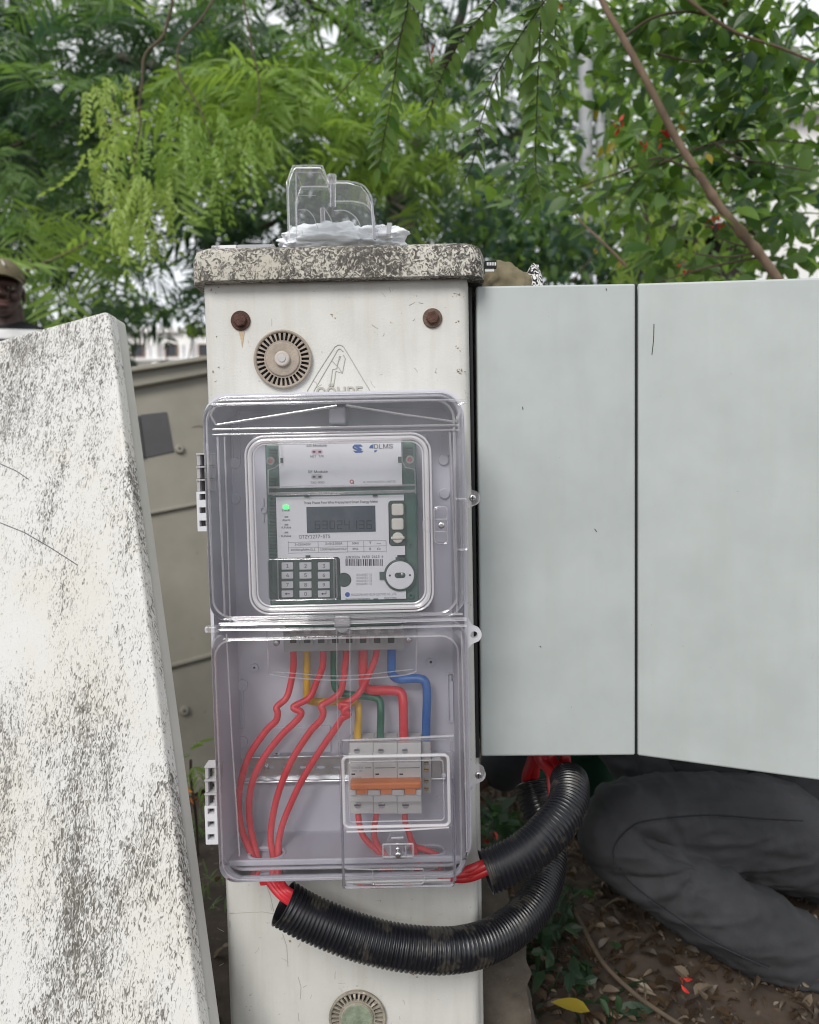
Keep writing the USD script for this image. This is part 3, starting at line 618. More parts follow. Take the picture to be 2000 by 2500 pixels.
obj('standards_print', cat(*[T2(s, 889.5, y, 5, 38) for s, y in (('IEC62052-11', 1403), ('IEC62053-21', 1410.5), ('IEC62053-23', 1418), ('IEC62055-31', 1425.5))], T2('SHIJIAZHUANG KELIN ELECTRIC CO., LTD.', 913, 1451, 5.5, 112)), MAT['print_pale'], fc, smooth=False)
ln = [R(F, 703.5, 1321, 943.5, 1322, MO), R(F, 703.5, 1334.5, 943.5, 1335.3, MO), R(F, 703.5, 1347.5, 943.5, 1348.5, MO)] + [R(F, q, 1321, q + 1, 1348.5, MO) for q in (703.5, 776.5, 848, 888, 942.5)]
obj('table_lines', solid(unary_union(ln), F, MO, MO + .0003), MAT['print_pale'], fc, smooth=False)
rb = np.random.default_rng(3); bars = []; xx = 844.
while xx < 936:
    ww = rb.choice([1., 1., 1.7, 2.5]); bars.append(R(F, xx, 1365, xx + ww, 1381.5, MO)); xx += ww + rb.choice([.9, 1.4, 2.2])
obj('barcode', solid(unary_union(bars), F, MO, MO + .0003), MAT['print_dark'], fc, smooth=False)
obj('maker_badge', solid(circ(F, 848.5, 1451.5, 6, MO), F, MO, MO + .0003), MAT['print_blue'], fc, smooth=False)
for y in (1262, 1281, 1300): obj('indicator', solid(R(F, 695, y - 2, 704, y + 2, MO, 1), F, MO, MO + .0003), MAT['print_pale'], fc)
obj('led', solid(R(F, 691.5, 1233, 704.5, 1242.5, MO, 2.5), F, MO, MO + .0012, .0005), MAT['led_green'], me, label='lit green indicator')
# buttons
bp = obj('button_panel', solid(R(F, 951, 1223, 990, 1332, MO, 9), F, MO - .004, MO + .0008), MAT['meter_dark'], me)
for q in ((956.5, 1229.5, 985.5, 1258), (956.5, 1265, 985.5, 1293)): obj('button', solid(R(F, *q, MO, 5), F, MO, MO + .004, .0012), MAT['button_cream'], bp)
kn = obj('turn_knob', solid(circ(F, 971.5, 1312.5, 13.5, MO), F, MO, MO + .004, .0015), MAT['button_cream'], bp); obj('knob_bar', solid(R(F, 955, 1309, 988, 1315.5, MO, 2), F, MO + .003, MO + .006, .001), MAT['button_cream'], kn)
# optical port
op = obj('optical_port', cat(solid(circ(F, 977, 1404.5, 39, MO, 14), F, MO - .003, MO + .003, .001), solid(R(F, 966, 1360, 990, 1372, MO), F, MO - .003, MO + .002), solid(R(F, 927, 1396, 944, 1415, MO), F, MO - .003, MO + .002)), MAT['meter_dark'], me)
obj('port_disc', solid(circ(F, 977, 1404.5, 34.5, MO + .003, 14), F, MO + .003, MO + .0045, .0008), MAT['meter_face'], op)
obj('port_opening', cat(solid(R(F, 964, 1398, 990, 1411, MO + .0045, 6), F, MO + .0045, MO + .005), solid(circ(F, 952, 1405, 2.6, MO + .0045), F, MO + .0045, MO + .005), solid(circ(F, 1001, 1404, 2.6, MO + .0045), F, MO + .0045, MO + .005)), MAT['meter_dark'], op)
obj('port_lens', sph(F.w(F.uv(982, 1402, MO + .005), MO + .005)[0], .002), MAT['steel'], op)
each('corner_screw', (ring(1004, 1453, 3, 8, MO - .004, .003), ring(1003, 1330, 2, 6, MO - .004, .002), ring(666, 1218, 3, 8, MO - .004, .003)), MAT['meter_green'], me)
# keypad under its clear lid
kpd = obj('keypad_panel', cat(solid(R(F, 655, 1365, 828, 1463, MO, 7), F, MO - .004, MO - .001), solid(circ(F, 839, 1416, 16.5, MO), F, MO - .004, MO - .0015)), MAT['meter_dark'], me)
KX, KY, KS = ((688, 716), (731.5, 761), (776.5, 805.5)), ((1373, 1390.5), (1396, 1412.5), (1419.5, 1436), (1441.5, 1458)), '123456789<0>'
for r_ in range(4):
    for c_ in range(3):
        s = KS[r_ * 3 + c_]; (x0, x1), (y0, y1) = KX[c_], KY[r_]
        k_ = obj('key', solid(R(F, x0, y0, x1, y1, MO, 1.5), F, MO - .001, MO + .0015, .0005), MAT['key_white'], kpd)
        xm, ym, o = (x0 + x1) / 2, (y0 + y1) / 2, MO + .0016
        if s.isdigit(): g_ = txt(F, s, xm, ym, 9, o)
        else:
            a = [R(F, xm - 6, ym - .9, xm + 6, ym + .9, o), P(F, [(xm - 7, ym), (xm - 2, ym - 3), (xm - 2, ym + 3)], o)] + ([R(F, xm + 4.5, ym - 6, xm + 6, ym + .5, o)] if s == '>' else [])
            g_ = solid(unary_union(a), F, o, o + .0003)
        obj('key_mark', g_, MAT['print_dark'], k_, smooth=False)
obj('keypad_lid', sheet(R(F, 655, 1364, 822, 1464, MO + .005, 3), F, MO + .005), MAT['clear_meter'], me)
obj('keypad_lid_rim', cat(ribloop(RB(F, 655, 1364, 822, 1464, MO + .005), .003, .0008, MO + .005), rib([(678, 1366), (680, 1462)], .0007, MO + .005), rib([(815, 1366), (816, 1462)], .0007, MO + .005)), MAT['clear_rib'], me)
# terminal block and its clear cover
tb = obj('terminal_block', solid(R(F, 690, 1528, 986, 1592, .055, 2), F, .006, .050, .002), MAT['terminal_grey'], me)
TXS = [716 + k * (955 - 716) / 7 for k in range(8)]
for k, x_ in enumerate(TXS):
    b_ = obj('terminal', solid(R(F, x_ - 14, 1532, x_ + 14, 1574, .052, 2), F, .050, .053), MAT['terminal_grey'], tb)
    obj('terminal_screw', solid(circ(F, x_, 1541, 8.5, .054), F, .053, .0555, .001), MAT['zinc'], b_)
    obj('terminal_well', sheet(R(F, x_ - 8, 1553, x_ + 8, 1570, .053, 2), F, .0533), MAT['dark_gap'], b_)
cb = RB(F, 655, 1520, 1018, 1655, .085)
obj('terminal_cover', cat(sheet(P(F, [(655, 1520), (1018, 1516), (1012, 1640), (990, 1652), (840, 1662), (680, 1655), (660, 1640)], .085), F, .085)), MAT['clear_meter'], me)
obj('terminal_cover_rim', cat(rib([(652, 1530), (656, 1630), (668, 1648), (760, 1658), (840, 1660), (950, 1652), (1010, 1642), (1016, 1620), (1018, 1524)], .0010, .085, 4), rib([(690, 1545), (840, 1550), (985, 1540)], .0007, .085, 6), rib([(666, 1640), (840, 1650), (1008, 1634)], .0007, .085, 6)), MAT['clear_rib'], me)
for q in ((675, 1570), (998, 1562)): obj('cover_screw', solid(circ(F, *q, 7.5, .085), F, .080, .088, .002), MAT['steel'], me)

# ------------------------------------------------------------------ rail, breaker, neutral bar
ra = thing('mounting_rail', 'slotted galvanised rail across the lower back of the meter box', 'rail', tuple(F.w(F.uv(835, 1880, .01), .01)[0]))
sl = [R(F, a, 1870, b, 1878, .012, 3.5) for a, b in ((610, 624), (643, 669), (688, 708), (729, 752), (770, 793), (811, 832))]
obj('rail_strip', cat(solid(R(F, 596, 1852, 1090, 1900, .012).difference(unary_union(sl)), F, .009, .011), solid(R(F, 596, 1845, 1090, 1853, .018), F, .011, .017, .001), solid(R(F, 596, 1902, 1090, 1912, .018, 2), F, .011, .019, .0025)), MAT['zinc'], ra)
obj('rail_screw', solid(circ(F, 649, 1873, 7, .012), F, .011, .0145, .0015), MAT['steel'], ra)
BR = .070
br = thing('circuit_breaker', 'white three-pole circuit breaker with orange handle under the small clear cover', 'circuit breaker', tuple(F.w(F.uv(941, 1985, .02), .02)[0]))
for k in range(3):
    x0 = 853 + k * 58.7; x1 = x0 + 58.2
    ps = obj('pole_case', cat(solid(R(F, x0, 1814, x1, 1840, .05, 1), F, .014, .050, .001), solid(R(F, x0, 1838, x1, 1987, .05, 1), F, .014, .0505, .001), solid(R(F, x0, 1862, x1, 1914, BR, 1), F, .05, BR, .001), solid(R(F, x0, 1939, x1, 1959, BR, 1), F, .05, BR, .0015)), MAT['breaker_white'], br, smooth=False)
    obj('terminal_screw', cat(solid(circ(F, x0 + 18, 1832, 7, .05), F, .0505, .052, .0005), solid(circ(F, x0 + 20, 1966, 7.5, .0508), F, .0505, .0525, .0005)), MAT['zinc'], ps)
    obj('terminal_slot', cat(solid(R(F, x0 + 12, 1965, x0 + 28, 1967.5, .053), F, .0525, .0529), solid(R(F, x0 + 12, 1831, x0 + 25, 1833, .053), F, .052, .0524)), MAT['dark_gap'], ps)
    obj('print_line', solid(R(F, x0 + (38 if k == 0 else 3), 1873.5, x1 - 4, 1875.5, BR), F, BR, BR + .0003), MAT['breaker_green'], ps, smooth=False)
    obj('indicator_window', solid(R(F, x0 + 5, 1888.5, x0 + 14, 1892, BR), F, BR, BR + .0004), MAT['dark_gap'], ps, smooth=False)
obj('breaker_print', cat(txt(F, 'TENGEN', 871, 1874.5, 5.5, BR + .0001, 32), txt(F, 'TGB1-125', 872, 1882, 4, BR + .0001, 26), txt(F, 'In 100A', 871, 1898.5, 4.5, BR + .0001, 24)), MAT['print_pale'], br, smooth=False)
obj('handle', cat(solid(R(F, 855, 1911, 1028, 1929, .085, 2), F, BR - .01, .085, .003), *[solid(R(F, x0, 1926, x0 + 28, 1941, .08, 1), F, BR - .012, .079, .001) for x0 in (870, 929, 988)]), MAT['breaker_orange'], br, label='orange handle joining the three poles')
each('handle_guide', tuple([solid(R(F, a, 1930, b, 1944, .078, 2), F, .05, .077, .001) for a, b in ((854, 869), (898, 928), (957, 987), (1016, 1029))]), MAT['breaker_white'], br)
nb = thing('neutral_bar', 'narrow grey neutral bar with screws right of the breaker', 'terminal bar', tuple(F.w(F.uv(1041, 1938, .02), .02)[0]))
bb = obj('bar_body', solid(R(F, 1030, 1812, 1053, 1939, .04, 1), F, .014, .040, .001), MAT['terminal_grey'], nb)
for y in (1862, 1879, 1906, 1925):
    s_ = obj('bar_screw', solid(circ(F, 1041, y, 6.5, .04), F, .040, .0415, .0006), MAT['brass'], nb); obj('screw_slot', solid(R(F, 1036, y - 1, 1046, y + 1, .042), F, .0415, .0419), MAT['dark_gap'], s_)
obj('bar_bracket', solid(R(F, 1053, 1850, 1078, 1900, .02, 2), F, .009, .02, .001), MAT['zinc'], nb)

# ------------------------------------------------------------------ wires in the meter box
def wire(name, lab, mat, pts, r, n=7, group=None, cat_='wire'):
    p = cr(ats(pts), n); base = p[-1]
    t = thing(name, lab, cat_, base, group)
    return obj('insulation', tube(p, r, 10), MAT[mat], t, smooth=60)
zz = lambda X, Y, o: (480 + X / 2.331, 1480 + Y / 2.331, -o)
RW = .0043
WO = .040
def low(pts, o0=WO): return [zz(a, b, o0 + (o if o else 0)) for a, b, o in pts]
reds = [
    ('leftmost red wire looping down inside the meter box', [(550, 225, 0), (552, 340, 0), (538, 430, 0), (512, 520, .004), (456, 574, .010), (462, 606, .012), (452, 652, .012), (395, 710, .012), (300, 850, .014), (252, 1000, .014), (240, 1150, .014), (262, 1290, .018), (318, 1420, .024), (352, 1488, .026), (380, 1580, .026)]),
    ('second red wire from the left inside the meter box', [(720, 225, 0), (718, 340, 0), (680, 440, 0), (640, 522, .004), (550, 574, .010), (596, 604, .012), (570, 650, .012), (478, 740, .012), (372, 880, .012), (310, 1030, .012), (300, 1200, .012), (326, 1350, .016), (362, 1470, .024), (395, 1580, .026)]),
    ('third red wire from the left inside the meter box', [(852, 225, 0), (848, 320, 0), (826, 470, 0), (780, 524, .004), (712, 566, .010), (722, 604, .012), (704, 652, .012), (640, 722, .012), (530, 900, .012), (455, 1100, .012), (422, 1290, .014), (432, 1400, .018), (450, 1485, .024), (455, 1580, .026)]),
    ('fourth red wire from the left, thicker where it bends behind the divider', [(1030, 225, 0), (1010, 320, 0), (942, 470, .004), (884, 532, .010), (818, 566, .012), (862, 600, .014), (826, 640, .014), (792, 694, .012), (690, 842, .012), (590, 1010, .012), (500, 1212, .012), (468, 1340, .016), (466, 1470, .024), (462, 1580, .026)])]
for k, x0_ in enumerate((.0, 1.)):
    wire('red_wire', ('short red wire end crumpled behind the cover divider', 'red wire tail doubled back behind the cover divider')[k], 'wire_red', low([(824 + 14 * k, 560, .016), (866 - 8 * k, 566 + 10 * k, .018), (836, 596 + 6 * k, .020), (868, 616, .018), (822 + 8 * k, 634 + 5 * k, .016)]), RW * .9)
for lab, q in reds: wire('red_wire', lab, 'wire_red', low(q), RW, group='red wires in the meter box')
wire('yellow_wire', 'yellow wire stepping from the meter terminals to the breaker', 'wire_yellow', low([(628, 225, -.012), (628, 400, -.012), (629, 500, -.012), (637, 536, -.012), (680, 543, -.016), (800, 543, -.016), (890, 546, -.014), (917, 562, -.010), (922, 610, -.006), (918, 700, -.006), (916, 800, -.004)]), .0048)
wire('green_wire', 'dark green wire from the meter terminals to the breaker', 'wire_green', low([(782, 225, -.012), (784, 420, -.012), (800, 475, -.012), (850, 500, -.010), (960, 512, -.012), (1020, 522, -.012), (1044, 545, -.010), (1049, 600, -.006), (1047, 700, -.006), (1046, 800, -.004)]), .0048)
wire('red_wire', 'thick red wire bent square from the meter to the breaker', 'wire_red', low([(948, 225, -.006), (948, 400, -.006), (952, 448, -.006), (990, 476, -.008), (1060, 479, -.010), (1135, 482, -.010), (1168, 500, -.008), (1176, 560, -.004), (1178, 660, -.004), (1180, 800, -.004)]), .0062)
wire('blue_wire', 'blue neutral wire from the meter to the neutral bar', 'wire_blue', low([(1110, 225, -.006), (1110, 340, -.006), (1114, 388, -.008), (1150, 414, -.012), (1220, 412, -.012), (1275, 414, -.010), (1305, 440, -.008), (1312, 520, -.006), (1308, 640, -.006), (1306, 850, -.010)]), .0058)
zb = lambda X, Y, o: (810 + X / 5.227, 1780 + Y / 5.227, -o)
outs = [('short red wire leaving the left pole of the breaker', [(338, 1060, .036), (345, 1160, .042), (385, 1330, .054), (470, 1450, .062), (570, 1540, .068), (660, 1640, .072), (700, 1700, .072), (725, 1760, .070)]),
        ('short red wire leaving the middle pole of the breaker', [(578, 1060, .036), (556, 1180, .044), (540, 1320, .056), (575, 1460, .064), (640, 1560, .070), (720, 1650, .074), (770, 1710, .073), (795, 1760, .070)]),
        ('short red wire leaving the right pole of the breaker', [(938, 1060, .036), (938, 1180, .044), (985, 1320, .056), (1020, 1460, .064), (1070, 1600, .071), (1110, 1690, .074), (1125, 1725, .073), (1140, 1770, .070)]),
        ('short red wire curving to the right edge of the cable hole', [(1000, 1380, .052), (1060, 1500, .062), (1160, 1530, .066), (1270, 1575, .070), (1370, 1625, .074), (1395, 1690, .073), (1398, 1730, .070), (1400, 1770, .068)])]
for lab, q in outs: wire('red_wire', lab, 'wire_red', [zb(*k) for k in q], RW * .92, group='red wires under the breaker')

# ------------------------------------------------------------------ corrugated conduits and the cables in their mouths
def conduit(name, lab, pts, R0, pitch=.0058, amp=.0021, cut=0.):
    p = cr(ats(pts), 14)
    s = np.r_[0, np.cumsum(np.linalg.norm(np.diff(p, axis=0), axis=1))]
    k = int(s[-1] / (pitch / 8)); si = np.linspace(0, s[-1], k)
    q = np.c_[[np.interp(si, s, p[:, i]) for i in range(3)]].T
    wb_ = np.cumsum(np.r_[0, np.diff(si)] * (1 + .16 * (fbm(np.c_[si * 60, 0 * si, 0 * si], 3, 5) - .5)))
    w = np.clip(.5 + .9 * np.cos(2 * np.pi * wb_ / pitch), 0, 1)
    ro = (R0 - amp + amp * w) * (1 + .035 * (fbm(np.c_[si * 30, 0 * si + 3, 0 * si], 2, 8) - .5)); ri_ = ro - .0016
    t, A, B = frames(q)
    n = 36; th = np.arange(n) * 2 * np.pi / n
    def rg(rr): return q[:, None] + rr[:, None, None] * (np.cos(th)[None, :, None] * A[:, None] + np.sin(th)[None, :, None] * B[:, None])
    O, I = rg(ro), rg(ri_)
    seq = [I[0]] + [O[i] for i in range(k)] + [I[-1]] + [I[i] for i in range(k - 2, 0, -8)] + [I[0]]
    th_ = thing(name, lab, 'conduit', p[0]); obj('corrugated_wall', loft(seq), MAT['conduit_black'], th_, smooth=True)
    return q
CA = [(692, 2206, -.075), (760, 2243, -.072), (880, 2290, -.070), (1000, 2316, -.066), (1120, 2318, -.05), (1220, 2285, -.01), (1300, 2215, .05), (1338, 2120, .12), (1340, 2040, .16), (1312, 1965, .19), (1296, 1912, .21)]
CB = [(1186, 2130, -.050), (1240, 2108, -.045), (1300, 2070, -.035), (1352, 2018, -.015), (1384, 1970, .015), (1392, 1928, .05), (1390, 1905, .08)]
conduit('corrugated_conduit', 'long black corrugated conduit curving under the meter box', CA, .0275)
conduit('corrugated_conduit', 'short black corrugated conduit at the lower right corner of the meter box', CB, .0275)
def cable(lab, pts, r=.0055, group=None, mt='shaded_cable_red'): wire('red_cable', lab, mt, pts, r, 8, group, 'cable')
for k, (a, b) in enumerate(((0, 0), (9, 5), (20, 2), (28, 8))):
    cable(('leftmost', 'second', 'third', 'rightmost')[k] + ' of four red cables dropping from the meter box into the long conduit', [(640 + a, 2105, -.055 - .004 * k), (650 + a, 2135, -.060 - .003 * k), (662 + a, 2160, -.068), (684 + a * .7, 2186 - a * .4, -.075), (712 + a * .5, 2206 - a * .7 + b * .3, -.075), (760 + a * .3, 2238 + b - a * .6, -.072)], .0047, 'red cables entering the long conduit', 'wire_red')
for k, (a, b) in enumerate(((0, 0), (6, 7), (-4, 14), (2, 20))):
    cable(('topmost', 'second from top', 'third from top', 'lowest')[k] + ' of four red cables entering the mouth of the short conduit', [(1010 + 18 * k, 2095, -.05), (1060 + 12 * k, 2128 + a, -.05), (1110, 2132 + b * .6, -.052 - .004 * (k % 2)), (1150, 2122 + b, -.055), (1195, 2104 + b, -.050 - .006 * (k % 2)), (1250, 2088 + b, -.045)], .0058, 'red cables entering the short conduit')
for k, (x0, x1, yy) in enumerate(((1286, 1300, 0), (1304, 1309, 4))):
    cable(('left', 'right')[k] + ' shade-darkened red cable rising from the end of the long conduit into the cabinet', [(x0 + 14, 1965, .19), (x0, 1915, .205), (x0 + 2, 1885, .19), (x1, 1850, .16), (x1 + 3, 1790, .13)], .008, 'red cables rising from the long conduit')
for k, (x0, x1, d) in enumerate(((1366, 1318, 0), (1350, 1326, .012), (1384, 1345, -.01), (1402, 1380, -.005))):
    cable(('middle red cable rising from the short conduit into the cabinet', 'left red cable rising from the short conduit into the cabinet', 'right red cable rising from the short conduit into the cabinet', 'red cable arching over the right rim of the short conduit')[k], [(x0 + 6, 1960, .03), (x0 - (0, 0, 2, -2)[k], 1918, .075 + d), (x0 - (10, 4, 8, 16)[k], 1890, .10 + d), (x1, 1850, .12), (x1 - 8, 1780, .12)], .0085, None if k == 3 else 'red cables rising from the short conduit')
# ------------------------------------------------------------------ ground, footing
def grid_ground():
    xs = np.unique(np.r_[-400, -120, -40, -15, np.linspace(-6, 6, 90), 15, 40, 120, 400]); ys = np.unique(np.r_[-300, -60, -15, np.linspace(-4, 8, 110), 14, 30, 80, 200, 600])
    X, Y = np.meshgrid(xs, ys, indexing='ij'); w = np.exp(-(X ** 2 + (Y - 1) ** 2) / 18)
    Z = w * (.05 * (fbm(np.stack([X * 2.2, Y * 2.2, X * 0], -1), 4, 3) - .5) + .05 * (fbm(np.stack([X * 9, Y * 9, X * 0], -1), 3, 7) - .5))
    n, m = X.shape; i, j = np.meshgrid(np.arange(n - 1), np.arange(m - 1), indexing='ij')
    q = np.stack([i * m + j, (i + 1) * m + j, (i + 1) * m + j + 1, i * m + j + 1], -1).reshape(-1, 4)
    return trimesh.Trimesh(np.stack([X, Y, Z], -1).reshape(-1, 3), np.vstack([q[:, [0, 1, 2]], q[:, [0, 2, 3]]]), process=False)
obj('ground', grid_ground(), MAT['soil'], smooth=True, kind='structure')
def rough_block(x0, y0, x1, y1, z1, sub=.025, amp=.02, seed=0, tilt=0.):
    b = trimesh.creation.box(extents=(x1 - x0, y1 - y0, z1 + .1)); b.apply_translation(((x0 + x1) / 2, (y0 + y1) / 2, (z1 - .1) / 2))
    b = b.subdivide_to_size(sub); v = np.array(b.vertices)
    c = np.array([(x0 + x1) / 2, (y0 + y1) / 2, 0])
    up = (v[:, 2] > 0); v[up, :2] = c[:2] + (v[up, :2] - c[:2]) * (1 - .12 * v[up, 2:3] / z1)
    for k in range(3): v[:, k] += amp * (fbm(v * 14 + k * 9, 3, seed + k) - .5) * 2
    b.vertices = v; return b
ft = obj('footing', rough_block(-.24, .06, .185, .42, .20, seed=4), MAT['footing'], smooth=40)
keys(stage.GetPrimAtPath(ft), 'rough earth-stained concrete footing under the feeder pillar', 'footing')
# pale sandy ground beyond the pillar
sp = []
for k in range(40):
    a = 2 * math.pi * k / 40; rr = 1 + .25 * math.sin(3 * a + 1) + .15 * math.sin(7 * a)
    sp.append((.55 + .9 * rr * math.cos(a), 3.3 + 1.15 * rr * math.sin(a)))
sv, sf = trimesh.creation.triangulate_polygon(Polygon(sp), engine='earcut')
sm_ = trimesh.Trimesh(np.c_[sv, np.full(len(sv), .035)], sf).subdivide_to_size(.12, max_iter=12)
v = np.array(sm_.vertices); v[:, 2] += .03 * (fbm(v * 5, 3, 2) - .5); sm_.vertices = v
obj('sandy_patch', sm_, MAT['sand'], smooth=True, kind='structure')

# ------------------------------------------------------------------ mossy cover panel leaning at the left
A_, B_, C_ = ats([(262, 757, .22), (485, 2500, -.12), (0, 830, .30)])
S = plane3(A_, B_, C_)
def pz(pl, px, py): return pl.w(pl.uv(px, py))[0][2]
yb = 2500
while pz(S, 485 + (yb - 2500) * .128, yb) > .01 and yb < 5200: yb += 10
slab_t = thing('cover_panel', 'off-white cover panel streaked with black algae, leaning at the left', 'cover panel', tuple(S.w(S.uv(300, yb))[0]))
sp_ = P(S, [(262, 757), (485 + (yb - 2500) * .128, yb), (-420, yb), (-420, 945)])
sp_ = sp_.buffer(-.012).buffer(.012, quad_segs=4)
face = solid(sp_, S, -.004, 0)
obj('panel_face', solid(sp_, S, -.020, 0, .006), MAT['mossy_panel'], slab_t)
edge = sp_.buffer(-.001)
rimp = edge.difference(edge.buffer(-.006))
obj('edge_flange', solid(rimp, S, -.040, -.012), MAT['panel_edge'], slab_t)
sc = [groove(q, .0007, .0002, S) for q in ([(0, 1276), (60, 1300), (120, 1335), (190, 1380)], [(0, 1132), (40, 1150), (70, 1170)])]
obj('long_scratch', sc[0], MAT['print_dark'], slab_t); obj('long_scratch', sc[1], MAT['print_dark'], slab_t)

# ------------------------------------------------------------------ beige panel standing behind, its inner side showing
PA, PB, PC = ats([(300, 905, 1.32), (500, 875, 1.42), (480, 1925, 1.20)])
G = plane3(PA, PB, PC)
bp_ = thing('beige_panel', 'beige ribbed panel standing on the soil behind the mossy cover panel', 'panel', tuple(zat(450, 1940, 0.0)))
outl = [(180, 925), (640, 855), (640, 1845), (470, 1934), (200, 2060)]
obj('panel_sheet', solid(P(G, outl), G, -.02, 0), MAT['panel_inside'], bp_)
obj('top_rim', solid(P(G, [(180, 922), (640, 852), (640, 888), (180, 972)], .030), G, 0, .030, .006), MAT['panel_inside'], bp_)
obj('top_ledge', solid(P(G, [(180, 916), (640, 847), (640, 858), (180, 929)], .055), G, -.03, .055, .004), MAT['panel_inside'], bp_)
obj('bottom_rim', solid(P(G, [(200, 2035), (470, 1912), (640, 1822), (640, 1850), (470, 1940), (200, 2066)], .030), G, 0, .030, .006), MAT['panel_inside'], bp_)
obj('cross_rib', solid(P(G, [(180, 1284), (640, 1196), (640, 1204), (180, 1293)]), G, 0, .012, .003), MAT['panel_inside'], bp_)
obj('cross_rib', solid(P(G, [(180, 1683), (640, 1560), (640, 1570), (180, 1694)]), G, 0, .012, .003), MAT['panel_inside'], bp_)
stk = obj('dark_plate', solid(P(G, [(341, 1013), (407, 1006), (424, 1103), (354, 1118)]), G, 0, .004, .001), MAT['sticker_grey'], bp_, label='dark tilted plate with a folded left edge')
obj('folded_edge', solid(P(G, [(322, 1022), (340, 1016), (353, 1116), (336, 1122)]), G, 0, .010, .002), MAT['sticker_grey'], stk)
for q in ((438, 1097), (450, 1735)):
    k_ = obj('knob', solid(circ(G, *q, 10.5), G, 0, .012, .004), MAT['panel_inside'], bp_); obj('knob_hole', sheet(circ(G, *q, 2.6), G, .0125), MAT['dark_gap'], k_)
obj('scuff', tube(G.w([G.uv(a, b) for a, b in ((470, 1043), (485, 1040), (502, 1044))], .001), .0012, 6), MAT['rust_washer'], bp_)

# ------------------------------------------------------------------ clear cover and litter on the cap
zc = zc1 + .005
def capat(px, py, Y): return at(px, py, Y)
CLF = PL((0, .07, 0), (0, -1, 0))
lid_t = thing('terminal_cover', 'clear moulded plastic terminal cover standing on the mossy cap', 'plastic cover', tuple(at(810, 588, .10)))
out_ = [(706, 588), (703, 460), (706, 440), (716, 412), (722, 408), (782, 408), (790, 414), (800, 440), (806, 446), (850, 446), (884, 454), (902, 474), (910, 500), (916, 586)]
sm = np.array([CLF.uv(a, b) for a, b in out_])
ringsL = []
for o, g in ((-.075, .96), (-.072, 1.0), (-.002, 1.0), (.004, .985), (.006, .96)):
    cc = np.array([sm[:, 0].mean(), sm[0, 1]]); ringsL.append(CLF.w(cc + (sm - cc) * g, o))
obj('cover_shell', cat(loft(ringsL, closed=False), sheet(Polygon(cc + (sm - cc) * .96).buffer(0), CLF, .006)), MAT['clear_lid'], lid_t, smooth=40)
lr = lambda pts, r, o, smn=0: tube(CLF.w([CLF.uv(a, b) for a, b in (cr(np.c_[np.array(pts, float), np.zeros(len(pts))], smn)[:, :2] if smn else pts)], o), r, 8)
obj('cover_ribs', cat(lr(out_, .0011, .005, 3), lr(out_, .0009, -.073, 3), lr([(724, 425), (726, 586)], .0009, .006), lr([(728, 481), (772, 481)], .0006, .006), lr([(730, 516), (750, 516), (764, 528), (772, 545), (778, 562)], .0007, .006, 5),
    lr([(783, 482), (800, 510), (815, 555)], .0008, -.04, 5), lr([(716, 425), (784, 425), (795, 444)], .0010, .006), lr([(806, 478), (840, 480), (868, 505), (876, 545)], .0007, -.06, 5)), MAT['clear_rib'], lid_t)
obj('cover_edge', lr([(903, 484), (910, 512), (913, 550), (916, 586)], .0014, .002, 4), MAT['clear_edge_violet'], lid_t)
obj('screw_sleeve', cat(lr([(811, 440), (811, 498)], .0040, -.01), lr([(809, 420), (809, 441)], .0062, -.01)), MAT['clear_rib'], lid_t)
obj('screw', lr([(810, 425), (811, 522)], .0013, -.01), MAT['hinge_pin'], lid_t)
obj('screw_sleeve', lr([(779, 484), (781, 528)], .0034, -.04), MAT['clear_rib'], lid_t); obj('screw', lr([(780, 480), (781, 546)], .0012, -.04), MAT['hinge_pin'], lid_t)
# crumpled film inside and behind it
def crumple(path, r, n, seed, sq=.55):
    s = trimesh.creation.icosphere(4, 1.0); v = np.array(s.vertices)
    d = 1 + .5 * (fbm(v * 2.4 + seed, 4, seed) - .5) * 2; ridg = 1 - np.abs(2 * fbm(v * 4 + seed, 3, seed + 9) - 1); d += .30 * ridg - .2
    s.vertices = v * d[:, None]; s.vertices = np.array(s.vertices) * r + path
    v = np.array(s.vertices); v[:, 2] = np.maximum(v[:, 2], zc); s.vertices = v; return s
bg = thing('plastic_bag', 'crumpled white plastic bag under and behind the clear cover on the cap', 'plastic bag', tuple(at(840, 588, .12)))
obj('film', cat(crumple(at(800, 590, .125), np.array([.062, .030, .021]), 0, 2), crumple(at(900, 588, .135), np.array([.050, .03, .020]), 0, 5), crumple(at(745, 592, .13), np.array([.03, .025, .015]), 0, 6)), MAT['white_film'], bg, smooth=True)
bw_ = thing('plastic_clip', 'small clear plastic clip lying at the right end of the white bag', 'plastic clip', tuple(at(945, 575, .12)))
obj('clip_body', cat(solid(P(CLF, [(930, 556), (958, 549), (954, 578), (922, 580)]), CLF, .0, .008, .002)), MAT['clear_rib'], bw_); obj('clip_teeth', solid(P(CLF, [(946, 549), (957, 549), (954, 577), (944, 577)]), CLF, .008, .0095), MAT['pole_grey'], bw_)
sr = thing('plastic_strip', 'long clear plastic strip lying flat at the left end of the cap', 'plastic strip', tuple(at(590, 590, .03)))
q0, q1 = at(517, 590, .03)[0], at(690, 588, .03)[0]
obj('strip', rbox(q0, .024, zc, q1 - .01, .060, zc + .008, .002), MAT['clear_rib'], sr)
obj('printed_band', rbox(q0 + .012, .0225, zc + .001, q0 + .034, .0236, zc + .0072, .0004), MAT['hinge_grey'], sr); obj('dark_band', rbox(q0 + .036, .0225, zc + .001, q1 - .016, .0236, zc + .0072, .0004), MAT['pole_grey'], sr)

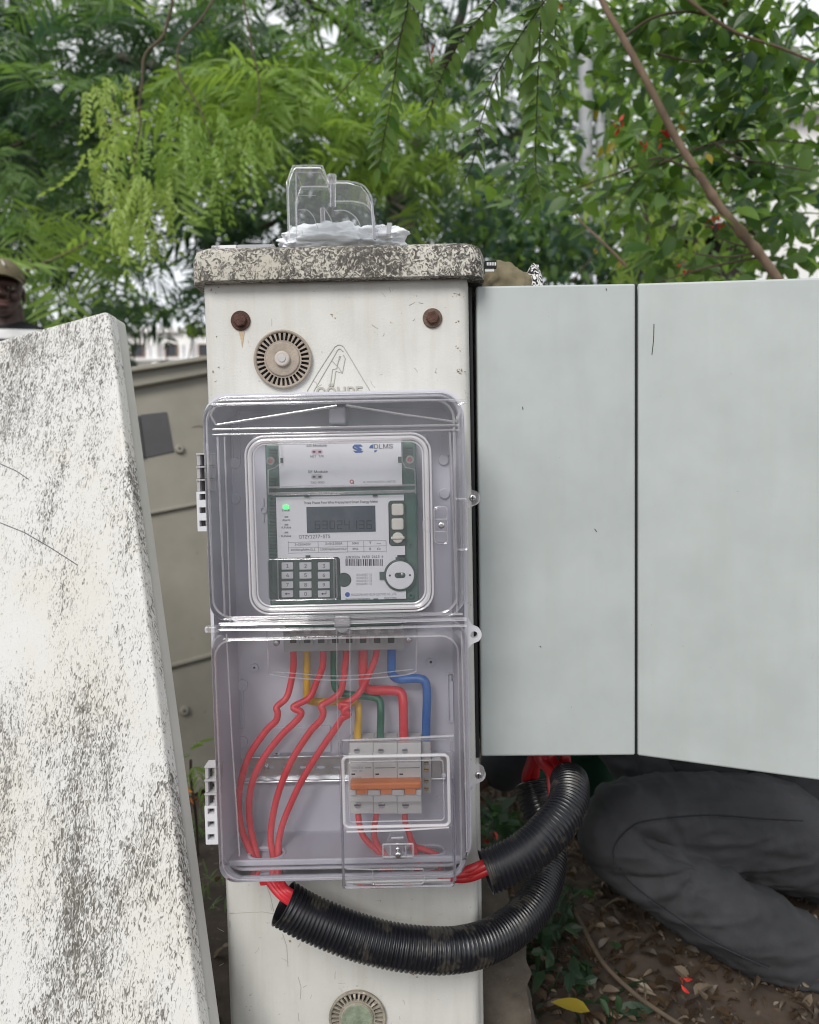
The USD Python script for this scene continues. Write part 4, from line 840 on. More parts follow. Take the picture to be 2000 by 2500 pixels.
# ------------------------------------------------------------------ cloths on the cabinet roof
zt_ = z1
def bundle(px0, px1, pytop, Yc, dy, seed, flat=.6):
    a, b = at(px0, 660, Yc)[0], at(px1, 660, Yc)[0]; h = at((px0 + px1) / 2, pytop, Yc)[2] - zt_
    s = trimesh.creation.icosphere(4, 1.0); v = np.array(s.vertices); v *= (1 + .28 * (fbm(v * 2.2 + seed, 4, seed) - .5) * 2)[:, None]
    v = np.sign(v) * np.abs(v) ** .9
    v = v * [(b - a) / 2, dy, h / 1.0] + [(a + b) / 2, Yc, zt_]; v[:, 2] = np.maximum(v[:, 2], zt_ + .0005); s.vertices = v; return s
ob = thing('cloth_bundle', 'olive cloth bundle with a black lettered tag, half behind the mossy cap', 'cloth', tuple(at(1235, 690, .12)))
obj('cloth', bundle(1160, 1300, 650, .12, .05, 3), MAT['olive_cloth'], ob, smooth=True)
TG = PL((0, .062, 0), (0, -1, 0))
tg = obj('tag', solid(R(TG, 1183, 638, 1212, 657, 0, 2), TG, 0, .004), MAT['black_cloth'], ob); obj('tag_stripe', cat(*[solid(R(TG, x_, 642, x_ + 2.4, 650), TG, .004, .0044) for x_ in (1188, 1192, 1196, 1200, 1204, 1208)]), MAT['white_cloth'], tg)
obj('tag_tape', solid(R(TG, 1184, 657, 1206, 664, 0, 1), TG, 0, .003), MAT['white_cloth'], ob)
nd = {'g': ('geometry', {}), 'n': ('noise_texture', {'scale': 70., 'detail': 0., 'distortion': 1.2}), 'm': ('math', {'math_type': 'multiply', 'value2': 5.}), 'f': ('math', {'math_type': 'fraction'}), 'r': ('rgb_ramp', {'ramp': [(.46, (.015, .015, .015)), (.52, (.62, .62, .6))]}), 'p': ('principled_bsdf', {'roughness': .9})}
addmat('swirl_print', nd, [('g.position', 'n.vector'), ('n.fac', 'm.value1'), ('m.value', 'f.value1'), ('f.value', 'r.fac'), ('r.color', 'p.base_color')], 'p.BSDF')
wb_ = thing('printed_cloth', 'white cloth printed with black swirls, beside the olive bundle', 'cloth', tuple(at(1310, 690, .12)))
obj('cloth', bundle(1275, 1326, 650, .12, .03, 8), MAT['swirl_print'], wb_, smooth=True)

# ------------------------------------------------------------------ people
def bones(js, pairs):
    out = manifold3d.Manifold()
    for a, b in pairs:
        (pa, ra), (pb, rb_) = js[a], js[b]
        s = trimesh.creation.icosphere(2, 1.0).vertices
        out = out + hullm(np.vstack([np.array(pa) + s * ra, np.array(pb) + s * rb_]))
    return out
def smoothed(man, edge, it=14, wr=0., ws=20., seed=0):
    q = man.refine_to_length(edge).to_mesh(); t = trimesh.Trimesh(q.vert_properties[:, :3], q.tri_verts, process=True)
    trimesh.smoothing.filter_taubin(t, iterations=it)
    if wr:
        v = np.array(t.vertices); n = np.array(t.vertex_normals); v += n * (wr * (fbm(v * ws, 3, seed) - .5) * 2)[:, None]; t.vertices = v
    return t
def head_mesh(c, yaw, h=.235, seed=0):
    """A head: skull, brow, nose, lips, chin, ears in one surface. Faces -y before the turn."""
    w = h * .33
    parts = [hullm(np.vstack([trimesh.creation.icosphere(3, 1.0).vertices * [w, h * .43, h * .40] + [0, .012, h * .14], trimesh.creation.icosphere(2, 1.0).vertices * [w * .82, h * .30, h * .16] + [0, -.012, -h * .16],
              trimesh.creation.icosphere(2, 1.0).vertices * [w * .42, h * .12, h * .07] + [0, -h * .25, -h * .38]]))]
    sp = trimesh.creation.icosphere(2, 1.0).vertices
    e = lambda p, s: hullm(sp * s + p)
    parts += [e([0, -h * .40, h * .06], [w * .72, .016, .014])]
    parts += [hullm(np.vstack([sp * .007 + [0, -h * .42, h * .02], sp * [.017, .014, .011] + [0, -h * .475, -h * .115]])), e([-.014, -h * .44, -h * .125], [.011, .012, .010]), e([.014, -h * .44, -h * .125], [.011, .012, .010])]
    parts += [e([0, -h * .385, -h * .265], [.030, .016, .015])]
    for s in (-1, 1): parts += [e([s * w * 1.0, .020, -h * .02], [.008, .018, .028]), e([s * w * .58, -h * .31, -h * .12], [.020, .012, .022])]
    m = manifold3d.Manifold()
    for p in parts: m = m + p
    t = smoothed(m, .008, 8); v = np.array(t.vertices)
    for s in (-1, 1):                                       # eye sockets
        d = np.linalg.norm((v - [s * .033, -h * .40, h * .0]) / [.02, .03, .012], axis=1); v[:, 1] += .008 * np.exp(-d ** 2)
    d = np.exp(-((v[:, 0] / .026) ** 4 + ((v[:, 2] + h * .265) / .0035) ** 2)) * (v[:, 1] < -h * .3); v[:, 1] += .006 * d
    t.vertices = v
    T = Rot.from_euler('z', yaw)
    place = lambda mm: (setattr(mm, 'vertices', T.apply(np.array(mm.vertices)) + c), mm)[1]
    ex = {'eye': [], 'iris': [], 'lip': []}
    for s in (-1, 1):
        ex['eye'].append(place(trimesh.Trimesh(trimesh.creation.icosphere(2, 1.0).vertices * [.013, .009, .0075] + [s * .033, -h * .375, h * .0], trimesh.creation.icosphere(2).faces)))
        ex['iris'].append(place(trimesh.Trimesh(trimesh.creation.icosphere(2, 1.0).vertices * [.0055, .004, .0055] + [s * .033, -h * .375 - .0066, h * .0], trimesh.creation.icosphere(2).faces)))
    for dz, sz in ((-h * .242, [.025, .008, .0065]), (-h * .292, [.024, .009, .0085])):
        ex['lip'].append(place(trimesh.Trimesh(trimesh.creation.icosphere(2, 1.0).vertices * sz + [0, -h * .43, dz], trimesh.creation.icosphere(2).faces)))
    return place(t), ex
def hand_bones(wr, d, n, s=1.0):
    """Palm, four fingers and a thumb. d: direction of the fingers, n: palm normal."""
    d = np.array(d, float) / np.linalg.norm(d); n = np.array(n, float); n -= n.dot(d) * d; n /= np.linalg.norm(n); x = np.cross(d, n)
    wr = np.array(wr, float); js, pr = {'w': (wr, .024 * s)}, []
    for k, (off, L) in enumerate(((-.030, .068), (-.010, .078), (.011, .073), (.030, .056))):
        b = wr + d * .088 * s + x * off * s; js[f'b{k}'] = (b, .0115 * s)
        m_ = b + (d * .8 + n * .45) * L * .5 * s; js[f'm{k}'] = (m_, .0088 * s); js[f't{k}'] = (m_ + (d * .45 + n * .85) * L * .45 * s, .0074 * s)
        pr += [('w', f'b{k}'), (f'b{k}', f'm{k}'), (f'm{k}', f't{k}')]
    a = wr + d * .03 * s - x * .026 * s; js['h0'] = (a, .0125 * s); js['h1'] = (a + (d * .55 - x * .7 + n * .3) * .042 * s, .0100 * s); js['h2'] = (js['h1'][0] + (d * .9 + n * .4) * .03 * s, .0082 * s)
    return js, pr + [('w', 'h0'), ('h0', 'h1'), ('h1', 'h2')]

# the man in the cap behind the mossy panel
HY = 1.90
hc = at(4, 713, HY); yawm = math.radians(26)
man = thing('person', 'person in olive cap and white-banded black top standing behind the mossy panel', 'person', (hc[0], HY, 0))
J = {'neck': (hc + [0, .030, -.06], .058), 'neck2': (hc + [0, .04, -.150], .060), 'chest': (hc + [0, .06, -.36], .135), 'chl': (hc + [-.10, .06, -.32], .10), 'chr': (hc + [.10, .06, -.32], .10), 'hip': (hc + [0, .06, -.72], .14),
     'sl': (hc + [-.185, .06, -.215], .052), 'sr': (hc + [.185, .06, -.215], .052), 'el': (hc + [-.25, .06, -.54], .042), 'er': (hc + [.25, .06, -.54], .042), 'wl': (hc + [-.27, -.04, -.80], .027), 'wr': (hc + [.27, -.04, -.80], .027),
     'kl': (np.array([hc[0] - .10, HY + .05, .48]), .058), 'kr': (np.array([hc[0] + .10, HY + .05, .48]), .058), 'al': (np.array([hc[0] - .11, HY + .08, .09]), .04), 'ar': (np.array([hc[0] + .11, HY + .08, .09]), .04), 'hl': (hc + [-.09, .06, -.76], .095), 'hr': (hc + [.09, .06, -.76], .095)}
PRS = [('neck', 'neck2'), ('neck2', 'chest'), ('chest', 'hip'), ('chl', 'hip'), ('chr', 'hip'), ('neck2', 'sl'), ('neck2', 'sr'), ('sl', 'chl'), ('sr', 'chr'), ('sl', 'el'), ('sr', 'er'), ('el', 'wl'), ('er', 'wr'), ('hl', 'kl'), ('hr', 'kr'), ('kl', 'al'), ('kr', 'ar'), ('hip', 'hl'), ('hip', 'hr')]
bm = bones(J, PRS)
for wn, sx in (('wl', 1), ('wr', -1)):
    hj, hp = hand_bones(J[wn][0], [0, -.1, -1], [sx, -.4, 0]); bm = bm + bones(hj, hp)
hm, ex = head_mesh(hc, yawm, .225)
bt = smoothed(bm, .02, 8)
hman = manifold3d.Manifold(manifold3d.Mesh(np.array(hm.vertices, np.float32), np.array(hm.faces, np.uint32)))
bman = manifold3d.Manifold(manifold3d.Mesh(np.array(bt.vertices, np.float32), np.array(bt.faces, np.uint32)))
whole = hman + bman if hman.status() == manifold3d.Error.NoError and bman.status() == manifold3d.Error.NoError else None
bo = obj('body', whole if whole is not None else cat(hm, bt), MAT['skin_dark'], man, smooth=60)
for k in ('eye', 'iris', 'lip'):
    for mm in ex[k]: obj({'eye': 'eye', 'iris': 'iris', 'lip': 'lip'}[k], mm, MAT[{'eye': 'shaded_eye_white', 'iris': 'eye_dark', 'lip': 'lip'}[k]], bo, smooth=True)
J2 = {k: (p, r + .014) for k, (p, r) in J.items()}; J2['neck2'] = (J['neck2'][0] + [0, .002, -.005], .070)
sh = bones(J2, [('neck2', 'chest'), ('chest', 'hip'), ('chl', 'hip'), ('chr', 'hip'), ('neck2', 'sl'), ('neck2', 'sr'), ('sl', 'chl'), ('sr', 'chr'), ('sl', 'el'), ('sr', 'er')])
zb_ = J['neck2'][0][2] - .042
top = smoothed(sh, .018, 8, .004, 14)
obj('shirt', top, MAT['black_cloth'], man, smooth=True)
band = smoothed(bones({k: (p, r + .0035) for k, (p, r) in J2.items()}, [('neck2', 'chest'), ('chl', 'chr'), ('neck2', 'sl'), ('neck2', 'sr'), ('sl', 'chl'), ('sr', 'chr')]).trim_by_plane((0, 0, -1), -(hc[2] - .142)).trim_by_plane((0, 0, 1), hc[2] - .180), .018, 2)
obj('white_band', band, MAT['white_cloth'], man, smooth=True)
obj('trousers', smoothed(bones(J2, [('hip', 'hl'), ('hip', 'hr'), ('hl', 'kl'), ('hr', 'kr'), ('kl', 'al'), ('kr', 'ar')]), .02, 8, .006, 14), MAT['blue_grey_cloth'], man, smooth=True)
def shoes(parent, ps):
    for p, d in ps:
        d = np.array([d[0], d[1], 0.]); d /= np.linalg.norm(d); s = trimesh.creation.icosphere(2, 1.0).vertices
        p = np.array([p[0], p[1], 0.03]); obj('shoe', smoothed(hullm(np.vstack([s * [.042, .042, .05] + p - d * .05 + [0, 0, .02], s * [.045, .045, .032] + p + d * .14])), .015, 6), MAT['shoe'], parent, smooth=True)
shoes(man, [(J['al'][0], (-.15, -1)), (J['ar'][0], (.15, -1))])
# cap
T = Rot.from_euler('z', yawm)
cs = trimesh.creation.icosphere(4, 1.0); v = np.array(cs.vertices); v = v[:, :] * [.083, .106, .080]; v[:, 2] = np.where(v[:, 2] < 0, v[:, 2] * .12, v[:, 2])
cs.vertices = T.apply(v + [0, .010, .046]) + hc
cpo = obj('cap', cs, MAT['olive_cloth'], man, smooth=True, label='olive baseball cap with a small white emblem')
br_r = []
for a in np.linspace(-1.15, 1.15, 25):
    ix, iy = .078 * math.sin(a), -.092 * math.cos(a); e = .075 * max(math.cos(a * 1.2), .0) + .004
    ox, oy = ix * (1 + .10), iy - e
    dz = -.014 * (a / 1.15) ** 2
    br_r.append([[ix, iy + .012, .048], [ox, oy, .034 + dz], [ox, oy + .001, .029 + dz], [ix, iy + .012, .041]])
br_r = np.array(br_r); rr_ = loft([T.apply(br_r[k]) + hc for k in range(25)])
obj('cap_brim', rr_, MAT['olive_cloth'], cpo, smooth=40)
obj('cap_emblem', trimesh.Trimesh(T.apply(np.array(tube(cr([[.008, -.086, .098], [.012, -.093, .086], [.017, -.096, .076]], 4), [.002] * 4 + [.0035] * 4 + [.002], 6).vertices)) + hc, tube(cr([[.008, -.086, .098], [.012, -.093, .086], [.017, -.096, .076]], 4), .002, 6).faces), MAT['white_cloth'], cpo, smooth=True)

# the worker crouching behind the cabinet
wk = thing('person', 'person in dark grey jeans crouching behind the grey cabinet beside the conduits', 'person', (.62, .45, 0))
K = {'k1': (at(1530, 2000, .40), .074), 'k1b': (at(1508, 2055, .38), .068), 'h1': (at(2010, 2048, .50), .114), 'm1': (at(1740, 2010, .44), .093), 's1': (at(1675, 2172, .36), .074), 'a1': (at(2090, 2415, .34), .068), 'f1': (at(2090, 2430, .35), .042),
     'h2': (at(2000, 1980, .66), .108), 'k2': (at(1500, 1760, .66), .072), 's2': (at(1580, 1900, .60), .058), 'a2': (at(1690, 2120, .60), .045), 'ch': (at(1850, 1420, .62), .14), 'ab': (at(1960, 1760, .62), .13), 'n': (at(1760, 1215, .60), .06), 'sl': (at(1750, 1330, .46), .062), 'sr': (at(1770, 1330, .74), .062),
     'e1': (at(1530, 1640, .38), .044), 'w1': (at(1232, 1868, .38), .036), 'w1e': (at(1120, 1935, .38), .030), 'e2': (at(1500, 1560, .72), .044), 'w2': (at(1330, 1500, .55), .03)}
skb = bones({k: (p, r * .72) for k, (p, r) in K.items()}, [('h1', 'm1'), ('m1', 'k1'), ('k1', 's1'), ('s1', 'a1'), ('h2', 'k2'), ('k2', 's2'), ('s2', 'a2'), ('h1', 'h2'), ('h1', 'ab'), ('h2', 'ab'), ('ab', 'ch'), ('ch', 'n'), ('n', 'sl'), ('n', 'sr'), ('sl', 'e1'), ('e1', 'w1e'), ('sr', 'e2'), ('e2', 'w2'), ('ch', 'sl'), ('ch', 'sr')])
for wn, dd, nn in (('w1e', [-1, 0, -.5], [0, -.3, -1]), ('w2', [-1, -.2, .1], [0, 0, -1])):
    hj, hp = hand_bones(K[wn][0], dd, nn); skb = skb + bones(hj, hp)
hk = at(1715, 1090, .58)
hm2, ex2 = head_mesh(hk, math.radians(-70))
bt2 = smoothed(skb + bones({'a': (hk + [.01, 0, -.06], .05), 'n': K['n']}, [('a', 'n')]), .022, 6)
b2 = obj('body', cat(hm2, bt2), MAT['skin_dark'], wk, smooth=60)
for k in ('eye', 'iris', 'lip'):
    for mm in ex2[k]: obj(k, mm, MAT[{'eye': 'shaded_eye_white', 'iris': 'eye_dark', 'lip': 'lip'}[k]], b2, smooth=True)
hair = trimesh.creation.icosphere(3, 1.0); hv = np.array(hair.vertices) * [.092, .108, .10]; hv[:, 2] = np.where(hv[:, 2] < .0, hv[:, 2] * .3, hv[:, 2]); hair.vertices = Rot.from_euler('z', math.radians(-70)).apply(hv + [0, .018, .045]) + hk
obj('hair', hair, MAT['black_cloth'], wk, smooth=True)
sp9 = trimesh.creation.icosphere(2, 1.0).vertices
fill = hullm(np.vstack([np.array(K[k][0]) + sp9 * K[k][1] * .42 for k in ('k1', 'm1', 's1')]))
jn = smoothed(fill + bones(K, [('h1', 'm1'), ('m1', 'k1'), ('k1', 'k1b'), ('k1b', 's1'), ('s1', 'a1'), ('h2', 'k2'), ('k2', 's2'), ('s2', 'a2'), ('h1', 'h2'), ('h1', 'ab'), ('h2', 'ab')]), .0055, 26)
v = np.array(jn.vertices); n_ = np.array(jn.vertex_normals)
kc = K['k1'][0] + [.09, -.05, -.04]
dk = v - kc; ang = np.arctan2(dk[:, 2], dk[:, 0]); rad = np.hypot(dk[:, 0], dk[:, 2])
kc = at(1690, 2108, .33); dk = v - kc; ang = np.arctan2(dk[:, 2], -dk[:, 0]); rad = np.hypot(dk[:, 0], dk[:, 2])
u_ = ang * 4.6 + 1.5 * fbm(v * 9, 2, 4); fold = 1 - np.abs(((u_ / math.pi) % 1) * 2 - 1) ** 1.6       # sharp creases fanning out of the hollow of the knee
wri = .020 * (fold - .55) * np.exp(-((rad - .080) / .060) ** 2) * np.clip(1.5 - np.abs(ang), 0, 1)
rdg = (1 - np.abs(2 * fbm(v * [5, 7, 17] + [0, 0, 5], 3, 6) - 1)) ** 2.5
rd2 = (1 - np.abs(2 * fbm(v * [26, 12, 12] + 2, 2, 9) - 1)) ** 3
v += n_ * (wri + .008 * (fbm(v * [9, 9, 16], 3, 2) - .5) * 2 + .010 * (rdg - .4) + .004 * (rd2 - .3))[:, None]; jn.vertices = v
jo = obj('jeans', jn, MAT['jeans'], wk, smooth=True)
from scipy.spatial import cKDTree
def onto(mesh, pts, lift=.0015):
    """A line drawn over a surface: each point of the photograph is met with the surface along its line of sight."""
    tr_ = mesh.triangles; out = []
    for a, b in pts:
        d = ray(a, b); e1, e2 = tr_[:, 1] - tr_[:, 0], tr_[:, 2] - tr_[:, 0]; h = np.cross(d, e2); det = (e1 * h).sum(1); det = np.where(np.abs(det) < 1e-14, 1e-14, det); s = C - tr_[:, 0]
        u = (s * h).sum(1) / det; q = np.cross(s, e1); w = (q * d).sum(1) / det; t = (e2 * q).sum(1) / det; ok = (u >= 0) & (w >= 0) & (u + w <= 1) & (t > 0)
        if ok.any(): out.append(C + d * (t[ok].min() - lift))
    return np.array(out)
for q in ([(1502, 2112), (1498, 2080), (1510, 2050), (1540, 2020), (1570, 2006), (1640, 1996), (1740, 1990), (1866, 1999), (1960, 2004)], [(1515, 2120), (1530, 2145), (1570, 2180), (1640, 2230), (1720, 2285), (1800, 2325), (1880, 2360)]):
    p = onto(jn, cr(np.c_[np.array(q, float), np.zeros(len(q))], 6)[:, :2])
    if len(p) > 4:
        ok = np.r_[True, np.linalg.norm(np.diff(p, axis=0), axis=1) < .05]; obj('seam', tube(p[ok], .0013, 6), MAT['jeans_seam'], jo); obj('stitch_line', tube(p[ok] + [0, -.0012, -.0030], .0005, 5), MAT['stitching'], jo)
jk = smoothed(bones({k: (p, r + .010) for k, (p, r) in K.items()}, [('ab', 'ch'), ('ch', 'sl'), ('ch', 'sr'), ('sl', 'e1'), ('e1', 'w1'), ('sr', 'e2'), ('e2', 'w2'), ('ab', 'h1')]), .016, 10, .006, 12)
obj('jacket', jk, MAT['black_cloth'], wk, smooth=True)
shoes(wk, [(K['a1'][0] + [.06, 0, 0], (.2, -.9)), (K['a2'][0], (-1, .0))])
# ------------------------------------------------------------------ far buildings, poles, shed
BY = 34.
HB = PL((0, BY, 0), (0, -1, 0))
hw = thing('apartment_house', 'white apartment house far behind, seen in the gap beside the pillar', 'house', tuple(at(400, 1140, BY)))
zr = HB.uv(400, 814)[1]; xa, xb = HB.uv(150, 850)[0], HB.uv(900, 850)[0]
obj('wall', cat(rbox(xa, BY, -1, xb, BY + 9, zr, .02), ), MAT['house_white'], hw, smooth=False)
obj('roof_edge', rbox(xa - .2, BY - .25, zr, xb + .2, BY + 9.2, zr + .25, .03), MAT['house_white'], hw)
obj('floor_ledge', solid(R(HB, 200, 874, 880, 879), HB, 0, .5), MAT['house_white'], hw); obj('floor_ledge', solid(R(HB, 200, 912, 880, 917), HB, 0, .5), MAT['house_white'], hw)
for x0 in range(210, 860, 81):
    for (a, b, c, d, m) in ((x0 + 35, 842, x0 + 60, 870, 'window_dark'), (x0 + 76, 842, x0 + 97, 874, 'window_blue'), (x0 + 24, 881, x0 + 46, 905, 'window_dark')):
        w_ = obj('window', solid(R(HB, a, b, c, d), HB, .0, .05), MAT[m], hw, smooth=False)
        if m == 'window_dark' and b == 842: obj('frame', solid(R(HB, a - 3, b - 2, c + 3, d + 2).difference(R(HB, a, b, c, d)), HB, 0, .12), MAT['house_trim'], w_, smooth=False)
        else: obj('frame', solid(R(HB, a - 2, b - 2, c + 2, d + 2).difference(R(HB, a, b, c, d)), HB, 0, .10), MAT['house_white'], w_, smooth=False)
for k in range(8): obj('wall_pier', solid(R(HB, 215 + k * 81, 818, 229 + k * 81, 940), HB, 0, .4), MAT['house_white'], hw, smooth=False)
WY = 9.
WB = PL((0, WY, 0), (0, -1, 0))
wh = thing('white_house', 'pale house wall at the right edge behind the broad-leaved shrub', 'house', tuple(at(1950, 1300, WY)))
xw = WB.uv(1832, 450)[0]; zw = WB.uv(1900, 285)[1]
obj('wall', rbox(xw, WY, -.1, xw + 5, WY + 5, zw, .01), MAT['house_white'], wh, smooth=False)
obj('roof_slab', rbox(xw - .15, WY - .25, zw, xw + 5.2, WY + 5.2, zw + .18, .02), MAT['house_white'], wh)
SY = 5.6
SB = PL((0, SY, 0), (0, -1, 0))
sd = thing('garden_shed', 'low dark brown shed behind the shrub above the right door leaf', 'shed', tuple(at(1720, 1400, SY)))
obj('wall', rbox(SB.uv(1610, 640)[0], SY, -.1, SB.uv(1825, 640)[0], SY + 2, SB.uv(1700, 585)[1], .02), MAT['shed_brown'], sd); obj('roof', rbox(SB.uv(1595, 640)[0], SY - .2, SB.uv(1700, 585)[1], SB.uv(1838, 640)[0], SY + 2.2, SB.uv(1700, 562)[1], .02), MAT['shed_brown'], sd)
for (px, py, r, lab) in ((1433, 120, .050, 'grey metal pole behind the hanging leaves, the left and thicker one'), (1467, 300, .036, 'grey metal pole behind the hanging leaves, the right and thinner one')):
    b = at(px, 700, 4.6); pt = thing('metal_pole', lab, 'pole', (b[0], 4.6, 0))
    t0 = at(px, py, 4.6)[2]; obj('shaft', tube(np.array([[b[0], 4.6, 0], [b[0], 4.6, 1.2], [b[0], 4.6, t0]]), r, 16), MAT['pole_grey'], pt, smooth=50)
    obj('pole_cap', tube(np.array([[b[0], 4.6, t0], [b[0], 4.6, t0 + .06]]), r * 1.08, 16), MAT['pole_grey'], pt); obj('band', tube(np.array([[b[0], 4.6, 1.75], [b[0], 4.6, 1.79]]), r * 1.1, 16), MAT['pole_grey'], pt)
gp = thing('green_drum', 'dark green round drum behind the conduit ends under the cabinet', 'drum', tuple(zat(1385, 1900, 0)))
gx = at(1398, 1900, .95)
th = np.linspace(0, 2 * np.pi, 40, endpoint=False)
def lathe(c, prof, n=40):
    th = np.linspace(0, 2 * np.pi, n, endpoint=False)
    return loft([np.c_[c[0] + r * np.cos(th), c[1] + r * np.sin(th), np.full(n, z_)] for r, z_ in prof])
obj('drum_wall', lathe((gx[0], 1.0), [(.001, .02), (.125, .02), (.13, .04), (.132, .20), (.138, .21), (.138, .225), (.132, .235), (.132, .42), (.138, .43), (.138, .445), (.132, .455), (.13, .62), (.122, .64), (.001, .64)]), MAT['post_green'], gp, smooth=40)

# ------------------------------------------------------------------ leaves
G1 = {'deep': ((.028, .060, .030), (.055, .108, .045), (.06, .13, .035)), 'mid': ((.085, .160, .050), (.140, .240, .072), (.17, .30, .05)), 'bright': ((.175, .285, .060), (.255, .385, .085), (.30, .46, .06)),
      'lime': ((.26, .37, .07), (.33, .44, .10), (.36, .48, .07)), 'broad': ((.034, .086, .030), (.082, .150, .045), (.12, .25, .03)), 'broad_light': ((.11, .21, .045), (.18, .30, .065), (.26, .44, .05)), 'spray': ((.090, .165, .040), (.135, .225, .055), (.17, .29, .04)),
      'yellow': ((.36, .27, .03), (.46, .35, .05), (.45, .38, .04)), 'dry': ((.045, .030, .020), (.150, .102, .062), (.10, .06, .03)), 'dry_pale': ((.20, .155, .11), (.33, .265, .195), (.2, .15, .09)), 'blue_green': ((.042, .088, .066), (.075, .135, .095), (.07, .15, .07)), 'shade': ((.019, .043, .024), (.034, .070, .036), (.04, .085, .028))}  # deep and shade carry crown shade as colour; bright clumps stand for lit leaves
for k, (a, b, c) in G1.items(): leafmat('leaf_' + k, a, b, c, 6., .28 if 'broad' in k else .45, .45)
def feather(L, npn, droop, seed, wid=.44, sw=.60):
    """A twice-feathered leaf: midrib along +x, paired soft side plumes with small gaps between them."""
    r = np.random.default_rng(seed); V, Fc = [], []; n0 = 0
    ts = np.linspace(0, 1, 6); m = np.c_[L * ts * (1 - .12 * droop * ts), 0 * ts, -droop * L * .5 * ts * ts]; w = .0018
    V += [m + [0, w, 0], m - [0, w, 0]]; i = np.arange(5); Fc += [np.c_[i, i + 6, i + 7], np.c_[i, i + 7, i + 1]]; n0 = 12
    gap = L * .88 / npn
    for k in range(npn):
        t = .12 + .88 * (k + .5) / npn; o = np.array([L * t * (1 - .12 * droop * t), 0, -droop * L * .5 * t * t]); pl = L * wid * math.sin(math.pi * (.16 + .74 * t)) ** .8
        for s in (-1, 1):
            q = r.uniform(.82, 1.1) * pl; bv, bf = blade(q, gap * sw * r.uniform(.8, 1.15), .25, .22 * (1 + droop) + r.normal(0, .05), 5, .9)
            v = Rot.from_euler('xyz', [r.normal(0, 22), 8 * droop + r.normal(0, 7), s * r.normal(60, 5)], degrees=True).apply(bv) + o; V.append(v); Fc.append(bf + n0); n0 += len(v)
    return np.vstack(V), np.vstack(Fc)
def blade(L, W, fold=.18, curl=.15, n=6, blunt=.75):
    """A single oval leaf folded along its midrib, along +x."""
    t = np.linspace(0, 1, n); w = W / 2 * np.sin(np.pi * t ** blunt) ** .85; w[0] = w[-1] = .0004
    z_ = -curl * L * t * t
    V = np.vstack([np.c_[t * L, w, z_ + fold * w], np.c_[t * L, 0 * t, z_], np.c_[t * L, -w, z_ + fold * w]]); i = np.arange(n - 1); f = []
    for a, b in ((0, n), (n, 2 * n)): f += [np.c_[i + b, i + b + 1, i + a + 1], np.c_[i + b, i + a + 1, i + a]]
    return V, np.vstack(f)
def toq(R_):
    q = R_.as_quat(); return Vt.QuathArray([Gf.Quath(float(w), float(x), float(y), float(z_)) for x, y, z_, w in q])
def scatter(parent, name, protos, mats, idx, pos, rots, scl, **kw):
    path = f'{parent}/{numbered(parent, name)}'; pi = UsdGeom.PointInstancer.Define(stage, path); LOC[path] = np.zeros(3)
    base = LOC[parent]; targets = []
    for k, (vf, mt) in enumerate(zip(protos, mats)):
        pp = f'{path}/sprig_{k:03d}'; usdkit.mesh(stage, pp, (vf[0], vf[1]), MAT[mt], smooth=False); targets.append(Sdf.Path(pp))
    pi.CreatePrototypesRel().SetTargets(targets)
    pi.CreateProtoIndicesAttr(Vt.IntArray.FromNumpy(np.asarray(idx, np.int32))); pi.CreatePositionsAttr(Vt.Vec3fArray.FromNumpy((np.asarray(pos) - base).astype(np.float32)))
    pi.CreateOrientationsAttr(toq(rots)); pi.CreateScalesAttr(Vt.Vec3fArray.FromNumpy(np.repeat(np.asarray(scl, np.float32)[:, None], 3, 1)))
    keys(pi.GetPrim(), kind='stuff', **kw); return path
def place(vf, R_, s, p): return trimesh.Trimesh(R_.apply(np.asarray(vf[0]) * s) + p, vf[1], process=False)
def limb(pts, r0, r1, n=10, wob=.0, seed=0, sides=9):
    p = cr(pts, n); 
    if wob: p = p + wob * (np.stack([fbm(p * 3 + k * 7, 3, seed + k) for k in range(3)], -1) - .5)
    return tube(p, np.linspace(r0, r1, len(p)), sides)

def pinnate(L, n, wl, ww, droop, seed):
    r = np.random.default_rng(seed); V, Fc = [], []
    for i in range(n):
        t = (i + .8) / n; o = np.array([L * t, 0, -droop * L * t * t]); e = -1 if i % 2 else 1
        for e in (-1, 1):
            bv, bf = blade(wl * (1 - .3 * abs(t - .5)), ww, .2, .3, 5); a = r.normal(48, 7)
            v_ = Rot.from_euler('xyz', [r.normal(0, 14), 22 + 30 * droop * t + r.normal(0, 8), e * a], degrees=True).apply(bv) + o; Fc.append(bf + sum(len(q) for q in V)); V.append(v_)
    return np.vstack(V), np.vstack(Fc)
